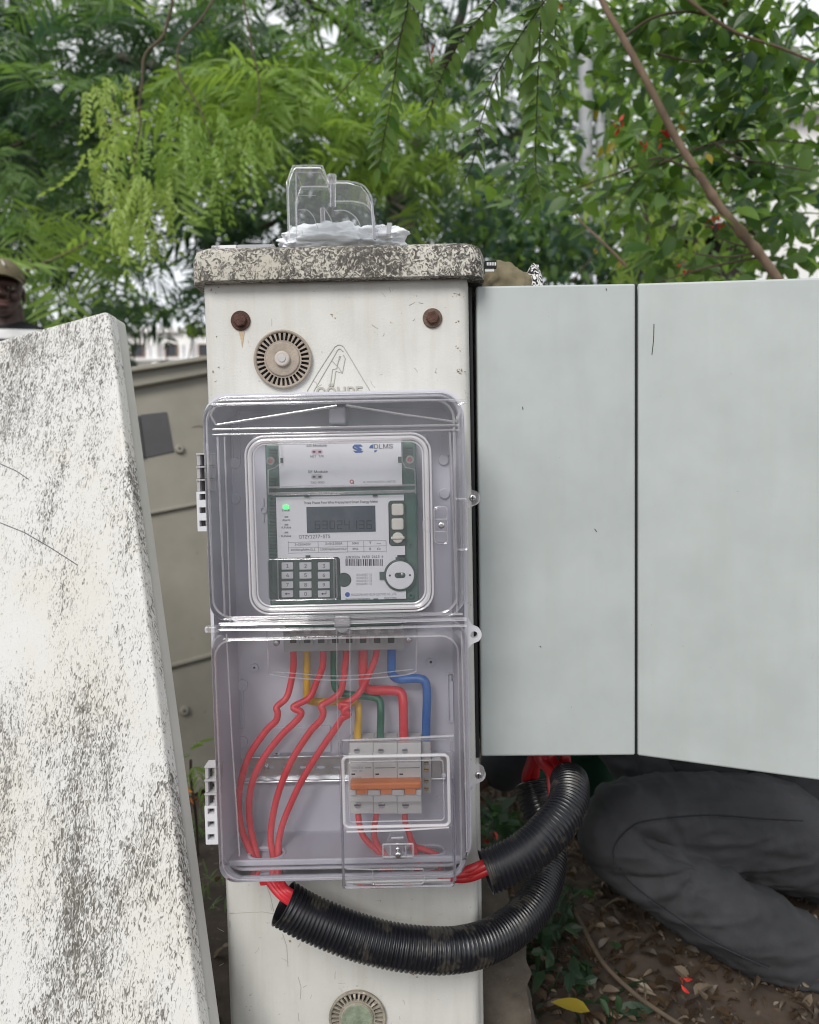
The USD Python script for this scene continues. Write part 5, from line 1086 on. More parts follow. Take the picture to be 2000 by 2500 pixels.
# ------------------------------------------------------------------ the feathery tree behind
rg = np.random.default_rng(11)
FR = FRF = [feather(.42, 11, .5, 1), feather(.38, 10, .9, 2), feather(.46, 12, .25, 3), feather(.34, 10, 1.3, 4)]
def crown_tree(name, lab, base, trunk, limbs, clumps, nbig, seed, bark='bark_dark', group=None, FR=FR):
    FRF = FR
    """clumps: (px, py, Y, spread px, spread Y, count, material, mean pitch, size)."""
    r = np.random.default_rng(seed); t = thing(name, lab, 'tree', base, group)
    tk = obj('trunk', limb(trunk[0], trunk[1], trunk[2], 10, .05, seed, 14), MAT[bark], t, smooth=60)
    for k, (p, a, b) in enumerate(limbs): obj('limb', limb(p, a, b, 8, .10, seed + k), MAT[bark], t, smooth=60)
    items = []
    for (px, py, Y, sp_, sy, cnt, mt, pm, sz) in clumps:
        for _ in range(cnt):
            y = Y + r.normal(0, sy); ax, ay = px + r.normal(0, sp_), py + r.normal(0, sp_ * .62); q = at(ax, ay, max(y, .9))
            if name == 'feathery_tree' and (((ax - 390) / 85) ** 2 + ((ay - 665) / 42) ** 2 < 1 or ((ax - 400) / 130) ** 2 + ((ay - 860) / 75) ** 2 < 1): continue
            yaw = r.uniform(-math.pi, math.pi); pitch = r.normal(pm, 22); s = sz * r.uniform(.7, 1.2)
            items.append((s / (q[1] + 1), int(r.integers(4)), mt, q, Rot.from_euler('xyz', [r.normal(0, 16), pitch, math.degrees(yaw)], degrees=True), s))
    items.sort(key=lambda i: -i[0])
    def seen(q):
        d = q - C; w = d.dot(_f); a, b = d.dot(CR) / w * FPX + 1000, 1250 - d.dot(CU) / w * FPX
        return -60 < a < 2060 and -60 < b < 1000
    big = [i for i in items if seen(i[3])][:nbig]; bs = set(map(id, big))
    for i in big: obj('frond', place(FR[i[1]], i[4], i[5], i[3]), MAT['leaf_' + i[2]], t, smooth=False)
    rest = [i for i in items if id(i) not in bs]
    if not rest: return t
    mats = sorted({i[2] for i in rest}); pr = [(FRF[k], m_) for m_ in mats for k in range(4)]
    scatter(t, 'crown', [p[0] for p in pr], ['leaf_' + p[1] for p in pr], [mats.index(i[2]) * 4 + i[1] for i in rest], np.array([i[3] for i in rest]), Rot.concatenate([i[4] for i in rest]), [i[5] for i in rest])
    return t
TB = zat(985, 1450, 0); TB = at(985, 700, 6.0); TB[2] = 0
tp = lambda px, py, Y: at(px, py, Y)
limbs = [([tp(985, 480, 6), tp(930, 420, 5.9), tp(820, 330, 5.6), tp(640, 250, 5.2), tp(420, 180, 4.8), tp(200, 120, 4.6)], .10, .025), ([tp(985, 480, 6), tp(1010, 380, 6.1), tp(1060, 250, 6.2), tp(1120, 60, 6.2), tp(1150, -120, 6.2)], .09, .03),
         ([tp(960, 450, 6), tp(860, 440, 6.2), tp(760, 490, 6.5), tp(640, 560, 6.8), tp(500, 620, 7.0)], .06, .012), ([tp(700, 275, 5.3), tp(560, 330, 5.6), tp(420, 430, 5.8), tp(250, 520, 6.0), tp(60, 560, 6.2)], .045, .01),
         ([tp(1000, 420, 6), tp(1120, 380, 6.4), tp(1260, 330, 6.8), tp(1400, 240, 7.2)], .06, .015), ([tp(420, 180, 4.8), tp(260, 260, 4.9), tp(100, 330, 5.0), tp(-120, 420, 5.2)], .03, .01), ([tp(1060, 250, 6.2), tp(940, 140, 5.8), tp(780, 20, 5.4), tp(640, -90, 5.2)], .05, .015),
         ([tp(900, 400, 5.9), tp(880, 300, 5.7), tp(800, 180, 5.4), tp(760, 40, 5.2)], .035, .012), ([tp(520, 215, 5.0), tp(500, 320, 4.8), tp(470, 430, 4.6)], .018, .006)]
cl = []
for k in range(96):                                        # the dark mass of the far crown
    px, py = rg.uniform(-260, 1500), rg.uniform(-330, 640); hole = min(np.hypot((px - a) / c, (py - b) / d) for a, b, c, d in ((430, 690, 210, 75), (640, 470, 70, 50), (1130, 620, 60, 45), (370, 640, 70, 40)))
    if hole < 1: continue
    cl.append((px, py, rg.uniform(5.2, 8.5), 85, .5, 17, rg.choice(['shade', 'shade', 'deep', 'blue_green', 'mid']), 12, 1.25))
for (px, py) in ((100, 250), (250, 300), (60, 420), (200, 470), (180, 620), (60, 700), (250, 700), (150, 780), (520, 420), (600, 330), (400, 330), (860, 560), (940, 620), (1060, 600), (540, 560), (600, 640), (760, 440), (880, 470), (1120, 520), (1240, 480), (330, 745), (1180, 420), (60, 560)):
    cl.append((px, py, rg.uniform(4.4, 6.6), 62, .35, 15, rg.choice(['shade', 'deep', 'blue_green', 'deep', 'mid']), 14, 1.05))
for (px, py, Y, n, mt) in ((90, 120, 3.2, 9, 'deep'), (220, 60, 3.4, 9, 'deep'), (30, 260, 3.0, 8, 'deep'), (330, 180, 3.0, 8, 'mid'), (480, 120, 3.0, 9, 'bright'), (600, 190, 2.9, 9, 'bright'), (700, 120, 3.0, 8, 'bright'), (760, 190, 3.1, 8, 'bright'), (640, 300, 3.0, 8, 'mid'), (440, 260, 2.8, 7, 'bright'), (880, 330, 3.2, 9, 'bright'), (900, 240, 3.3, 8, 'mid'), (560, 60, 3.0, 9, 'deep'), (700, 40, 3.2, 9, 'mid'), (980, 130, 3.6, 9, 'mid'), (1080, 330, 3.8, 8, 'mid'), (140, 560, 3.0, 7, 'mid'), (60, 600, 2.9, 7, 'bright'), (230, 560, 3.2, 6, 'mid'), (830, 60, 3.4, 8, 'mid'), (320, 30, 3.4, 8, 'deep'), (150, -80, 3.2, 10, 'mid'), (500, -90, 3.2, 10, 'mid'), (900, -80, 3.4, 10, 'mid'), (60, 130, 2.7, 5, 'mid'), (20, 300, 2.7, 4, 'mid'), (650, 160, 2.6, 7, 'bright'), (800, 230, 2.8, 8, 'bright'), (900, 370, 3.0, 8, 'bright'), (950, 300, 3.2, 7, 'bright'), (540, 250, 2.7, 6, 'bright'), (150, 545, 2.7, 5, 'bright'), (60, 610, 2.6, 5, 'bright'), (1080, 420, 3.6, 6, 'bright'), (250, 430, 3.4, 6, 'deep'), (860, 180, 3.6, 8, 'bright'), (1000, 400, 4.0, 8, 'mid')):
    cl.append((px, py, Y, 58, .18, n, mt, 16, .95))
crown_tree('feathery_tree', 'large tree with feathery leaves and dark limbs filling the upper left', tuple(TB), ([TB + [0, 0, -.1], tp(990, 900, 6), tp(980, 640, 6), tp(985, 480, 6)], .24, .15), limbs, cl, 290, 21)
# pale drooping sprays nearer to the camera, on their own thin twigs
cl2 = []
LS = [pinnate(.15, 7, .036, .013, .5, 71), pinnate(.17, 8, .034, .012, .8, 72), pinnate(.13, 6, .038, .014, .3, 73), pinnate(.16, 8, .030, .012, 1.1, 74)]
for (px, py, n, sp_, mt) in ((240, 385, 6, 26, 'lime'), (280, 430, 8, 28, 'lime'), (320, 470, 12, 28, 'lime'), (355, 430, 8, 24, 'lime'), (300, 520, 10, 26, 'lime'), (345, 530, 9, 22, 'lime'), (390, 440, 6, 16, 'lime'), (400, 380, 6, 18, 'bright'), (280, 350, 5, 22, 'lime'), (225, 215, 6, 22, 'lime'), (290, 200, 5, 26, 'lime'), (470, 300, 8, 22, 'bright'), (500, 360, 9, 22, 'bright'), (510, 430, 6, 16, 'bright'), (600, 300, 8, 22, 'bright'), (610, 360, 5, 14, 'bright'), (275, 275, 5, 20, 'lime'), (440, 250, 7, 26, 'bright'), (540, 270, 6, 26, 'bright'), (330, 320, 4, 20, 'bright')):
    cl2.append((px, py, 1.75 + rg.normal(0, .08), sp_, .06, n, mt, 58, .9))
B2 = at(420, -600, 1.75); B2[2] = 0; B2 += [-1.75, .3, 0]
crown_tree('drooping_tree', 'slender tree with pale yellow-green sprays drooping in front of the dark crown', tuple(B2), ([B2 + [0, 0, -.1], B2 + [.05, 0, 1.2], tp(-260, -420, 2.0), tp(60, -460, 1.9), tp(420, -300, 1.8)], .05, .012),
    [([tp(420, -300, 1.8), tp(425, -40, 1.75), tp(400, 60, 1.75), tp(362, 140, 1.75), tp(350, 230, 1.75), tp(345, 300, 1.75), tp(335, 390, 1.75), tp(322, 480, 1.75)], .007, .0018), ([tp(420, -300, 1.8), tp(560, -100, 1.85), tp(440, 130, 1.8), tp(470, 230, 1.8), tp(505, 330, 1.8), tp(512, 420, 1.8)], .005, .0015),
     ([tp(350, 250, 1.75), tp(300, 280, 1.73), tp(262, 300, 1.72)], .003, .0015), ([tp(560, -100, 1.85), tp(610, 100, 1.85), tp(620, 230, 1.85), tp(600, 330, 1.83)], .004, .0015)], cl2, 240, 22, 'twig', FR=LS)
bt_ = thing('bare_branch', 'thin bare branch slanting up behind the mossy panel', 'branch', tuple(at(95, 648, 2.6)))
obj('stick', limb([tp(60, 660, 2.6), tp(95, 646, 2.6), tp(150, 622, 2.6), tp(210, 592, 2.6), tp(270, 562, 2.6), tp(300, 540, 2.62)], .008, .004, 6, .02, 3), MAT['twig'], bt_, smooth=60)

# ------------------------------------------------------------------ hanging sprays with paired oval leaves
STM = [([(990, -160), (996, 0), (976, 96), (960, 210), (941, 319), (924, 408)], .60, 1.0), ([(1000, -120), (1005, 0), (1037, 83), (1059, 185), (1078, 261)], .72, .8), ([(1260, -90), (1203, 6), (1142, 77), (1098, 147), (1072, 204), (1040, 290)], .66, .9),
       ([(1400, -90), (1327, 6), (1257, 108), (1206, 198), (1174, 300), (1155, 395), (1135, 440)], .50, 1.15), ([(1335, -90), (1324, 13), (1315, 159), (1310, 287), (1308, 400), (1320, 460)], .52, 1.15), ([(1356, -90), (1358, 0), (1356, 96), (1362, 147), (1368, 230)], .60, .95), ([(1010, 20), (974, 87), (881, 174), (812, 249)], .75, .8)]
LBL = ['spray of paired oval leaves hanging at the left of the group, ending above the cap', 'short thin hanging spray crossing the second stem from the left', 'hanging spray slanting down left between the long sprays', 'long broad-leaved hanging spray slanting down left', 'long straight hanging spray with large paired oval leaves', 'short hanging spray with a red tip at the top edge', 'sparse arching spray with long drooping leaves left of the others']
rs = np.random.default_rng(31)
for k, (pts, Y, sz) in enumerate(STM):
    p = cr(np.array([at(a, b, Y + .03 * i) for i, (a, b) in enumerate(pts)]), 12); t = thing('hanging_spray', LBL[k], 'branch', tuple(p[0]))
    obj('stem', tube(p, np.linspace(.0020, .0008, len(p)), 7), MAT['twig'], t, smooth=60)
    s = np.r_[0, np.cumsum(np.linalg.norm(np.diff(p, axis=0), axis=1))]; tg_ = np.gradient(p, axis=0); tg_ /= np.linalg.norm(tg_, axis=1, keepdims=True)
    step = .0225 * sz if k != 6 else .04
    for d in np.arange(.06, s[-1] - .004, step):
        o = np.array([np.interp(d, s, p[:, i]) for i in range(3)]); dr = np.array([np.interp(d, s, tg_[:, i]) for i in range(3)])
        lat = np.cross(dr, [0, -1.0, 0]); lat /= np.linalg.norm(lat); fade = 1 - .35 * (d / s[-1]) ** 3
        for e in (-1, 1):
            if k in (1, 6) and rs.random() < .35: continue
            X = dr * rs.uniform(.55, .85) + lat * e * rs.uniform(.65, .95) + np.array([0, rs.normal(0, .28), -.12]); X /= np.linalg.norm(X)
            Zv = np.array([rs.normal(0, .35), -.75, .65]); Zv -= Zv.dot(X) * X; Zv /= np.linalg.norm(Zv); Rm = Rot.from_matrix(np.stack([X, np.cross(Zv, X), Zv], 1))
            obj('leaf', place(blade(.053 * sz * rs.uniform(.85, 1.12), .0245 * sz * (.55 if k == 6 else 1), .22, rs.uniform(.05, .25)), Rm, fade, o), MAT['leaf_broad' if rs.random() < .15 else 'leaf_spray'], t, smooth=True)
    X = tg_[-1]; Zv = np.array([0, -.8, .6]); Zv -= Zv.dot(X) * X; Zv /= np.linalg.norm(Zv)
    obj('leaf', place(blade(.048 * sz, .021 * sz), Rot.from_matrix(np.stack([X, np.cross(Zv, X), Zv], 1)), .9, p[-1]), MAT['leaf_spray'], t, smooth=True)
def blossom(t, c, n, size, mat, seed):
    r = np.random.default_rng(seed)
    for k in range(n):
        d = r.normal(0, 1, 3); d /= np.linalg.norm(d); e = np.cross(d, r.normal(0, 1, 3)); e /= np.linalg.norm(e)
        Rm = Rot.from_matrix(np.stack([d, np.cross(e, d), e], 1)); obj('petal', place(blade(size, size * .45, .3, .3, 5, 1.1), Rm, r.uniform(.7, 1.1), c + r.normal(0, size * .25, 3)), MAT[mat], t, smooth=True)

# ------------------------------------------------------------------ broad-leaved shrub at the right
sh_b = at(1960, 900, 1.15); sh_b[2] = 0
sb_ = thing('broadleaf_shrub', 'broad-leaved shrub with a bare brown stem slanting across the upper right', 'shrub', tuple(sh_b))
main = [(1990, 900, 1.14), (1935, 745, 1.12), (1870, 640, 1.10), (1800, 555, 1.08), (1755, 500, 1.08), (1700, 415, 1.06), (1650, 335, 1.05), (1575, 190, 1.04), (1520, 90, 1.04), (1470, 0, 1.04), (1430, -120, 1.04)]
mp = np.vstack([[sh_b + [.02, .0, -.05], sh_b + [.01, 0, .5]], ats(main)])
pm_ = cr(mp, 10); rad = np.interp(np.arange(len(pm_)), [0, len(pm_) * .35, len(pm_) - 1], [.016, .0120, .0072])
for kk in (.36, .40, .52): rad *= 1 + .35 * np.exp(-((np.arange(len(pm_)) / len(pm_) - kk) / .008) ** 2)
obj('stem', tube(pm_, rad, 14), MAT['bark_brown'], sb_, smooth=60)
TW = [([(1700, 420, 1.06), (1640, 395, 1.10), (1600, 385, 1.12), (1540, 410, 1.14), (1440, 448, 1.18), (1380, 470, 1.2)], .004, .0012), ([(1610, 400, 1.10), (1740, 350, 1.14), (1870, 342, 1.2), (1990, 350, 1.25)], .0035, .0015), ([(1740, 345, 1.14), (1800, 385, 1.12), (1880, 402, 1.12), (1980, 420, 1.1)], .003, .0015),
      ([(1600, 395, 1.12), (1560, 440, 1.15), (1510, 482, 1.16), (1420, 490, 1.2)], .0025, .001), ([(1855, 615, 1.10), (1770, 628, 1.08), (1700, 620, 1.06), (1695, 612, 1.05)], .0032, .0010), ([(1865, 625, 1.10), (1750, 648, 1.12), (1650, 675, 1.15), (1600, 690, 1.15)], .0038, .0012), ([(1835, 605, 1.1), (1790, 595, 1.07), (1740, 575, 1.05)], .0026, .0012),
      ([(1520, 90, 1.04), (1600, 40, 1.05), (1700, 30, 1.08), (1800, 80, 1.1), (1880, 110, 1.1)], .004, .002), ([(1600, 130, 1.06), (1720, 150, 1.1), (1860, 120, 1.14)], .003, .0015), ([(1640, -40, 1.05), (1720, 30, 1.05), (1800, 80, 1.05), (1890, 110, 1.05), (1990, 150, 1.05)], .0055, .003),
      ([(1770, 480, 1.1), (1785, 465, 1.12), (1775, 440, 1.12), (1740, 462, 1.12)], .0022, .001), ([(1870, 520, 1.2), (1840, 460, 1.25), (1800, 430, 1.25)], .002, .001), ([(1530, 650, 1.2), (1480, 600, 1.2), (1420, 545, 1.22), (1400, 520, 1.22)], .0045, .0018), ([(1395, 690, 1.3), (1450, 620, 1.25), (1490, 540, 1.2), (1530, 480, 1.18)], .0018, .001)]
for p, a, b in TW: obj('twig', limb(ats(p), a, b, 8, .012, 5, 7), MAT['bark_brown' if a > .0044 else 'twig'], sb_, smooth=60)
rs = np.random.default_rng(41); items = []
def leafset(px, py, Y, sx, sy, n, L, mts, down=.35, aspect=.52):
    for _ in range(n):
        q = at(px + rs.normal(0, sx), py + rs.normal(0, sy), Y + rs.normal(0, .07)); X = rs.normal(0, 1, 3) * [1, .6, .7] + [0, 0, -down]; X /= np.linalg.norm(X)
        Zv = np.array([rs.normal(0, .6), -.5 + rs.normal(0, .4), .8]); Zv -= Zv.dot(X) * X; Zv /= np.linalg.norm(Zv); l_ = L * rs.uniform(.7, 1.25)
        items.append((l_ / (q[1] + 1), q, Rot.from_matrix(np.stack([X, np.cross(Zv, X), Zv], 1)), l_, rs.choice(mts), aspect))
bl, blt = ['broad', 'broad', 'broad', 'blue_green', 'broad_light'], ['broad', 'mid', 'broad_light', 'mid']
for (px, py, Y, sx, sy, n) in ((1560, 60, 1.2, 90, 45, 30), (1700, 90, 1.15, 80, 60, 34), (1810, 60, 1.1, 60, 60, 26), (1830, 190, 1.15, 60, 55, 28), (1700, 200, 1.2, 70, 45, 22), (1790, 300, 1.2, 70, 45, 26), (1470, 130, 1.3, 70, 50, 20), (1480, 260, 1.35, 60, 40, 12), (1560, 350, 1.2, 60, 40, 16), (1620, 440, 1.15, 60, 35, 20), (1800, 400, 1.2, 60, 40, 24), (1830, 500, 1.15, 50, 40, 22), (1700, 540, 1.25, 70, 40, 16), (1560, 480, 1.3, 60, 30, 12), (1330, 440, 1.4, 60, 28, 20), (1410, 470, 1.4, 40, 22, 14), (1260, 460, 1.6, 40, 25, 8), (1930, 300, 1.2, 60, 120, 24), (1930, 560, 1.2, 50, 60, 16), (1650, 640, 1.3, 80, 25, 14), (1750, 0, 1.2, 160, 40, 24), (1450, 10, 1.3, 100, 40, 18), (1640, 300, 1.25, 50, 40, 10), (1720, 660, 1.3, 90, 18, 12), (1580, 610, 1.4, 60, 40, 14), (1900, 80, 1.3, 70, 70, 24), (1880, 430, 1.4, 60, 70, 20), (1920, 180, 1.6, 50, 60, 18), (1930, 480, 1.7, 45, 80, 40), (1920, 620, 1.6, 50, 40, 26), (1860, 620, 1.7, 40, 40, 14), (1960, 350, 1.8, 40, 80, 30)):
    leafset(px, py, Y, sx, sy, int(n * 1.8), .068, bl if rs.random() < .6 else blt)
leafset(1655, 262, 1.35, 18, 16, 6, .04, ['yellow'], .8, .4); leafset(1600, 470, 1.4, 30, 80, 5, .035, ['yellow'], .8, .4); leafset(1480, 400, 1.4, 20, 70, 5, .04, ['yellow'], .9, .4); leafset(1520, 640, 1.5, 60, 40, 6, .035, ['yellow'], .9, .4)
leafset(1660, 420, 1.1, 10, 8, 1, .035, ['dry_pale']); leafset(1720, 372, 1.1, 6, 6, 1, .045, ['yellow'])
items.sort(key=lambda i: -i[0])
for i in items[:285]: obj('leaf', place(blade(i[3], i[3] * i[5], .2, .2), i[2], 1, i[1]), MAT['leaf_' + i[4]], sb_, smooth=True)
for k in range(1300):                                     # added unseen canopy over the cabinet, blocking sky to darken the ground
    q = np.array([rs.uniform(.05, 2.3), rs.uniform(.25, 2.5), 0]); q[2] = .95 + (q[1] + 1) * .66 + .12 + abs(rs.normal(0, .35)); X = rs.normal(0, 1, 3); X /= np.linalg.norm(X); Zv = np.array([rs.normal(0, .5), rs.normal(0, .5), 1.]); Zv -= Zv.dot(X) * X; Zv /= np.linalg.norm(Zv)
    items.append((0, q, Rot.from_matrix(np.stack([X, np.cross(Zv, X), Zv], 1)), rs.uniform(.08, .15), rs.choice(['broad', 'mid', 'deep']), .5))
rest = items[285:]; ml = sorted({i[4] for i in rest})
scatter(sb_, 'small_leaves_and_added_canopy', [blade(.05, .026)] * len(ml), ['leaf_' + m_ for m_ in ml], [ml.index(i[4]) for i in rest], np.array([i[1] for i in rest]), Rot.concatenate([i[2] for i in rest]), [i[3] / .05 for i in rest])
FLS = [((1512, 305, 1.15), 'red flower cluster left of the brown stem', 7, .018), ((1572, 360, 1.15), 'small red flower below the twig fork', 4, .014), ((1630, 338, 1.08), 'red flower tucked against the brown stem', 6, .018), ((1742, 545, 1.05), 'red flower cluster hanging under the stem joint', 8, .020), ((1668, 640, 1.2), 'tiny red flower near the top of the right door leaf', 3, .012), ((1678, 668, 1.2), 'lowest red flower above the right door leaf', 4, .012), ((1352, 12, .60), 'red blossom at the top edge on the hanging spray', 4, .016), ((1052, 128, .74), 'small red blossom on the thin hanging spray', 3, .013), ((1775, 4, 1.1), 'orange-red flower at the top right edge', 6, .020)]
for q, lab, n, sz in FLS: ft_ = thing('red_flower', lab, 'flower', tuple(at(*q))); blossom(ft_, at(*q), n, sz * 1.35, 'flower_red', int(q[0])); obj('flower_stalk', tube(cr([at(*q), at(q[0] + 8, q[1] - 14, q[2]), at(q[0] + 12, q[1] - 30, q[2] + .03)], 4), .0010, 6), MAT['green_stem'], ft_)

# ------------------------------------------------------------------ young tree with long pale leaves behind the right door leaf, and far bushes
PN = [pinnate(.26, 8, .085, .020, .7, 5), pinnate(.22, 7, .075, .018, 1.0, 6)]
nt_b = at(1600, 900, 2.2); nt_b[2] = 0; nt = thing('young_tree', 'young tree with long pale drooping leaflets between the poles and the brown stem', 'tree', tuple(nt_b))
obj('trunk', limb([nt_b, nt_b + [0, 0, .8], at(1590, 640, 2.2), at(1575, 470, 2.2), at(1570, 330, 2.25)], .016, .004, 8, .04, 2), MAT['twig'], nt, smooth=60)
for k in range(30):
    px, py = (rs.normal(1610, 55), rs.uniform(440, 680)) if k < 22 else (rs.normal(1560, 30), rs.uniform(250, 420)); q = at(px, py, 2.1 + rs.normal(0, .15))
    obj('compound_leaf', place(PN[k % 2], Rot.from_euler('xyz', [rs.normal(0, 20), rs.normal(48, 14), rs.uniform(-180, 180)], degrees=True), rs.uniform(.8, 1.15), q), MAT[['leaf_lime', 'leaf_bright', 'leaf_broad_light', 'leaf_bright'][k % 4]], nt, smooth=True)
OV = [blade(.09, .045), blade(.075, .04, .3), blade(.10, .04, .1, .3)]
def bush(name, lab, clumps, mats, seed, sr=.02):
    r = np.random.default_rng(seed); px, py, Y = clumps[0][:3]; b = at(px, py, Y); b[2] = 0
    r0 = r
    t = thing(name, lab, 'bush', tuple(b)); tops = [at(*c[:3]) for c in clumps]
    for k, tp_ in enumerate(tops[:6]): obj('stem', limb([b + r.normal(0, 2.5 * sr, 3) * [1, 1, 0], b * .5 + tp_ * .5 + r.normal(0, 3 * sr, 3) * [1, 1, .2], tp_], sr, sr * .25, 6, sr, seed + k), MAT['bark_dark'], t, smooth=60)
    pos, rot, scl, idx = [], [], [], []
    for (px, py, Y, sp_, sy, n, sz) in clumps:
        for _ in range(n):
            pos.append(at(px + r.normal(0, sp_), py + r.normal(0, sp_ * .6), Y + r.normal(0, sy))); rot.append(Rot.from_euler('xyz', [r.normal(0, 35), r.normal(25, 30), r.uniform(-180, 180)], degrees=True)); scl.append(sz * r.uniform(.7, 1.2)); idx.append(r.integers(3) + 3 * r.integers(len(mats)))
    scatter(t, 'crown', OV * len(mats), ['leaf_' + m_ for m_ in mats for _ in range(3)], idx, np.array(pos), Rot.concatenate(rot), scl)
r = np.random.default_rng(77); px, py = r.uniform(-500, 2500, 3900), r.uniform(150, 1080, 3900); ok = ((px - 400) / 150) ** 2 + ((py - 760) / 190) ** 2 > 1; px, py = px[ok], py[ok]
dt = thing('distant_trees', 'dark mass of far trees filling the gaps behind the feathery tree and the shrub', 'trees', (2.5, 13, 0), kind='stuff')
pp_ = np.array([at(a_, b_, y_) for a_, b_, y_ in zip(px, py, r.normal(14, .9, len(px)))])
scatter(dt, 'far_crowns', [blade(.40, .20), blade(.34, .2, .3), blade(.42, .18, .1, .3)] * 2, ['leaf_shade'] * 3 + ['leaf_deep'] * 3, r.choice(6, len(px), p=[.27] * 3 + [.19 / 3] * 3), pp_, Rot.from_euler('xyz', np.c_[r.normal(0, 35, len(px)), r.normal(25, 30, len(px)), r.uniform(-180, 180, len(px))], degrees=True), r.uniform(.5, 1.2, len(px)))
bush('dark_bush', 'dark bushy growth behind the right half of the cap and the left door leaf', [(1260, 600, 4.2, 60, .3, 320, 1.), (1360, 560, 4.0, 55, .3, 300, 1.), (1180, 560, 4.6, 60, .3, 300, 1.), (1300, 660, 3.8, 70, .25, 320, .9), (1450, 620, 3.6, 50, .2, 220, .9), (1240, 690, 3.9, 60, .2, 200, .9)], ['deep', 'mid', 'blue_green'], 51)
bush('leafy_bush', 'tall leafy bush behind the shrub at the right', [(1700, 400, 4.4, 90, .3, 330, 1.), (1800, 300, 4.6, 70, .3, 260, 1.), (1600, 250, 4.8, 90, .3, 280, 1.), (1480, 200, 5.0, 80, .3, 220, 1.), (1700, 120, 5.0, 110, .3, 320, 1.1), (1560, 520, 4.2, 80, .3, 260, 1.), (1840, 520, 4.0, 40, .2, 100, .9), (1350, 250, 5.4, 90, .4, 220, 1.1), (1640, 660, 3.6, 90, .2, 220, .9), (1760, 690, 3.4, 70, .2, 160, .9), (1950, 420, 4.6, 60, .3, 160, 1.), (1650, 20, 5.2, 130, .3, 380, 1.1), (1850, 180, 5.0, 90, .3, 280, 1.1), (1480, 60, 5.4, 100, .3, 300, 1.1), (1420, 380, 5.0, 70, .3, 200, 1.0), (1560, 380, 5.2, 80, .3, 240, 1.0)], ['deep', 'mid', 'broad_light', 'bright'], 52)
bush('hedge_tree', 'low green treetop in front of the white apartment house', [(330, 745, 9.5, 34, .4, 170, 1.4), (420, 760, 9.0, 24, .4, 80, 1.3), (478, 800, 8.0, 14, .3, 70, 1.2), (270, 770, 9.8, 30, .4, 160, 1.5), (150, 830, 9., 80, .5, 420, 1.6), (20, 800, 9., 80, .5, 380, 1.6)], ['deep', 'mid', 'bright'], 53)
bush('under_bush', 'small dark-leaved plant on the sand beside the lower right of the pillar', [(1235, 2010, .62, 30, .10, 60, .42), (1200, 1990, .70, 30, .10, 50, .42), (1270, 2060, .55, 26, .08, 50, .42), (1225, 2070, .5, 30, .08, 50, .40)], ['shade', 'shade', 'deep'], 54, .003)
bush('creeping_plant', 'low dark green creeper on the ground below the conduits', [(1340, 2260, .42, 34, .06, 46, .45), (1370, 2350, .34, 40, .05, 34, .42), (1450, 2420, .30, 50, .05, 22, .45), (1480, 2480, .25, 50, .04, 24, .6), (1300, 2330, .38, 24, .05, 26, .42), (1390, 2180, .50, 26, .05, 30, .42)], ['shade', 'shade', 'deep'], 55, .003)

# ------------------------------------------------------------------ leaf litter, seedlings, runner, petals
r = np.random.default_rng(61); n = 9000
X, Y = r.uniform(-1.6, 2.6, n), r.uniform(-.15, 4.2, n); keep = (X > .12) | (Y > .9) & (r.random(n) < .35) | (r.random(n) < .10); X, Y = X[keep], Y[keep]; X, Y = np.r_[X, r.uniform(.1, 1.7, 8200)], np.r_[Y, r.uniform(-.1, 1.7, 8200)]
dry = [blade(.045, .022, .5, .5), blade(.035, .02, .9, -.3), blade(.05, .016, .7, .8), blade(.03, .02, -.4, .2)]
pos = np.c_[X, Y, .014 + r.uniform(0, .026, len(X))]
lt = thing('leaf_litter', 'dry brown and pale fallen leaves strewn over the soil', 'leaf litter', (0.6, .8, 0), kind='stuff')
scatter(lt, 'fallen_leaves', dry * 3, ['leaf_dry'] * 8 + ['leaf_dry_pale'] * 4, r.choice(12, len(X), p=[.108] * 8 + [.034] * 4), pos, Rot.from_euler('xyz', np.c_[r.normal(0, 28, len(X)), r.normal(0, 25, len(X)), r.uniform(-180, 180, len(X))], degrees=True), r.uniform(.25, .95, len(X)) * r.choice([.6, 1., 1.1], len(X)))
cb_ = []
for k in range(420):
    p = np.array([r.uniform(-1.2, 2.2), r.uniform(-.1, 3.2), .0]); s_ = trimesh.creation.icosphere(1, r.uniform(.004, .014)); v = np.array(s_.vertices) * [1, 1, .6]; s_.vertices = v * (1 + .4 * (fbm(v * 90 + k, 2, k) - .5))[:, None] + p + [0, 0, .008]; cb_.append(s_)
pb = obj('pebbles', cat(cb_), MAT['footing'], smooth=True); keys(stage.GetPrimAtPath(pb), 'small brown pebbles and clods scattered over the soil', 'pebbles', kind='stuff')
yl = obj('fallen_leaf', place(blade(.06, .042, .15, .1), Rot.from_euler('xyz', [10, -8, 160], degrees=True), 1, zat(1440, 2470, .09)), MAT['leaf_yellow'], smooth=True); keys(stage.GetPrimAtPath(yl), 'large yellow fallen leaf at the bottom edge beside the footing', 'leaf')
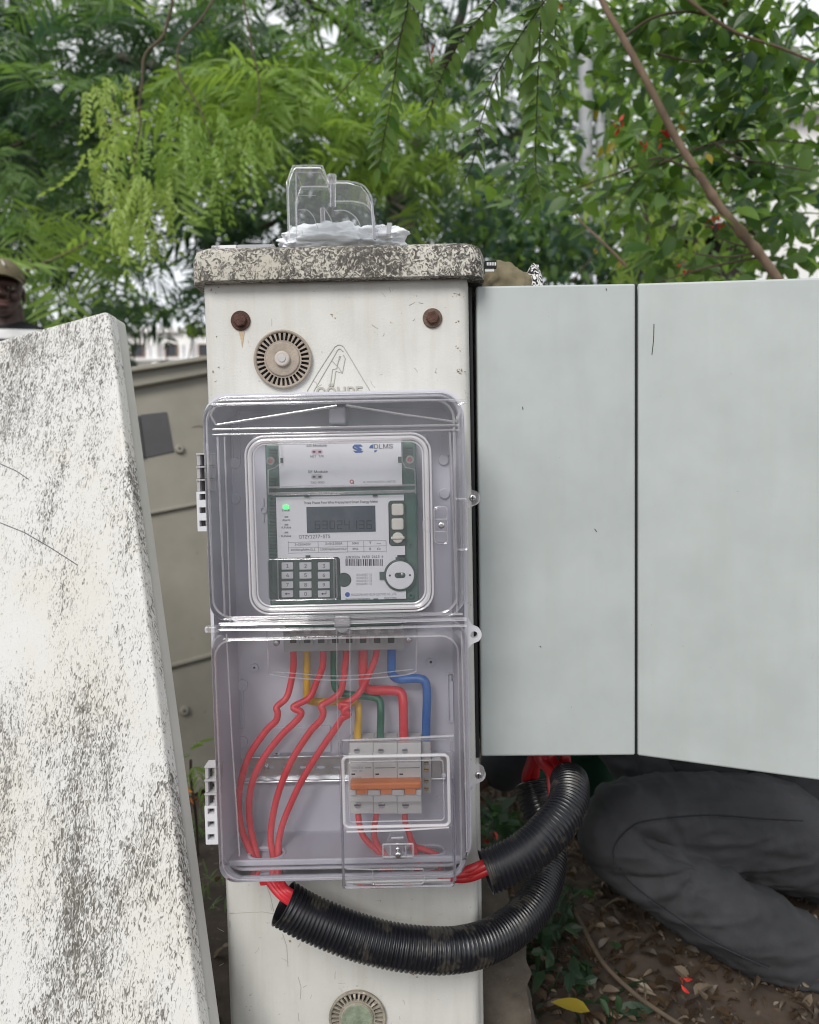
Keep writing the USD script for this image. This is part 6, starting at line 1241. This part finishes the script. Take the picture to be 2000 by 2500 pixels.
for q, lab, k in (((1668, 2408), 'red petal on the leaf litter below the jeans', 3), ((1206, 2046), 'red petal on the dark plant beside the pillar', 4)):
    c_ = zat(*q, .04) if k == 3 else at(*q, .45); t = thing('red_petal', lab, 'petal', tuple(c_)); blossom(t, c_, 3, .022, 'flower_red', k)
rn = thing('plant_runner', 'pale woody runner lying across the leaf litter', 'runner', tuple(zat(1420, 2230, .03)))
obj('runner_stem', limb([zat(1400, 2215, .05), zat(1425, 2262, .05), zat(1470, 2345, .045), zat(1540, 2415, .04), zat(1600, 2460, .04), zat(1690, 2520, .03)], .005, .0035, 8, .015, 6), MAT['twig'], rn, smooth=60)
sg = thing('seedling', 'thin seedling with bright green leaves between the panel and the meter box', 'seedling', tuple(zat(482, 2080, 0)))
obj('stem', tube(cr([zat(484, 2085, 0), at(478, 1990, .55), at(467, 1910, .55), at(466, 1855, .55)], 6), .0030, 7), MAT['twig'], sg)
for k, (a, b, y_, pt) in enumerate(((466, 1855, 150, -40), (462, 1875, 20, -10), (470, 1890, -160, 5), (458, 1838, 60, -45), (470, 1870, -60, -10), (463, 1895, 100, 10))): obj('leaf', place(PN[k % 2], Rot.from_euler('xyz', [r.normal(0, 10), pt, y_], degrees=True), .33, at(a, b, .55)), MAT['leaf_bright'], sg, smooth=True)
of = thing('orange_flower', 'orange flower against the edge of the mossy panel', 'flower', tuple(at(463, 1943, .5))); blossom(of, at(462, 1943, .5), 5, .022, 'flower_orange', 9)
gr = []
for (px, py, nn) in ((495, 2025, 26), (508, 2165, 20), (500, 2230, 10), (485, 2040, 20)):
    c_ = zat(px, py, .01)
    for k in range(nn):
        a = r.uniform(0, 6.3); d = r.uniform(.01, .05); h = r.uniform(.02, .05); o = c_ + [d * math.cos(a), d * math.sin(a), 0]; bv, bf = blade(h, .005, .2, .3, 4); gr.append(place((bv, bf), Rot.from_euler('yz', [-math.degrees(r.uniform(.6, 1.3)), r.uniform(-180, 180)], degrees=True), 1, o))
g_ = obj('grass_tufts', cat(gr), MAT['leaf_mid'], smooth=True); keys(stage.GetPrimAtPath(g_), 'small tufts of green grass on the soil between panel and pillar', 'grass', kind='stuff')
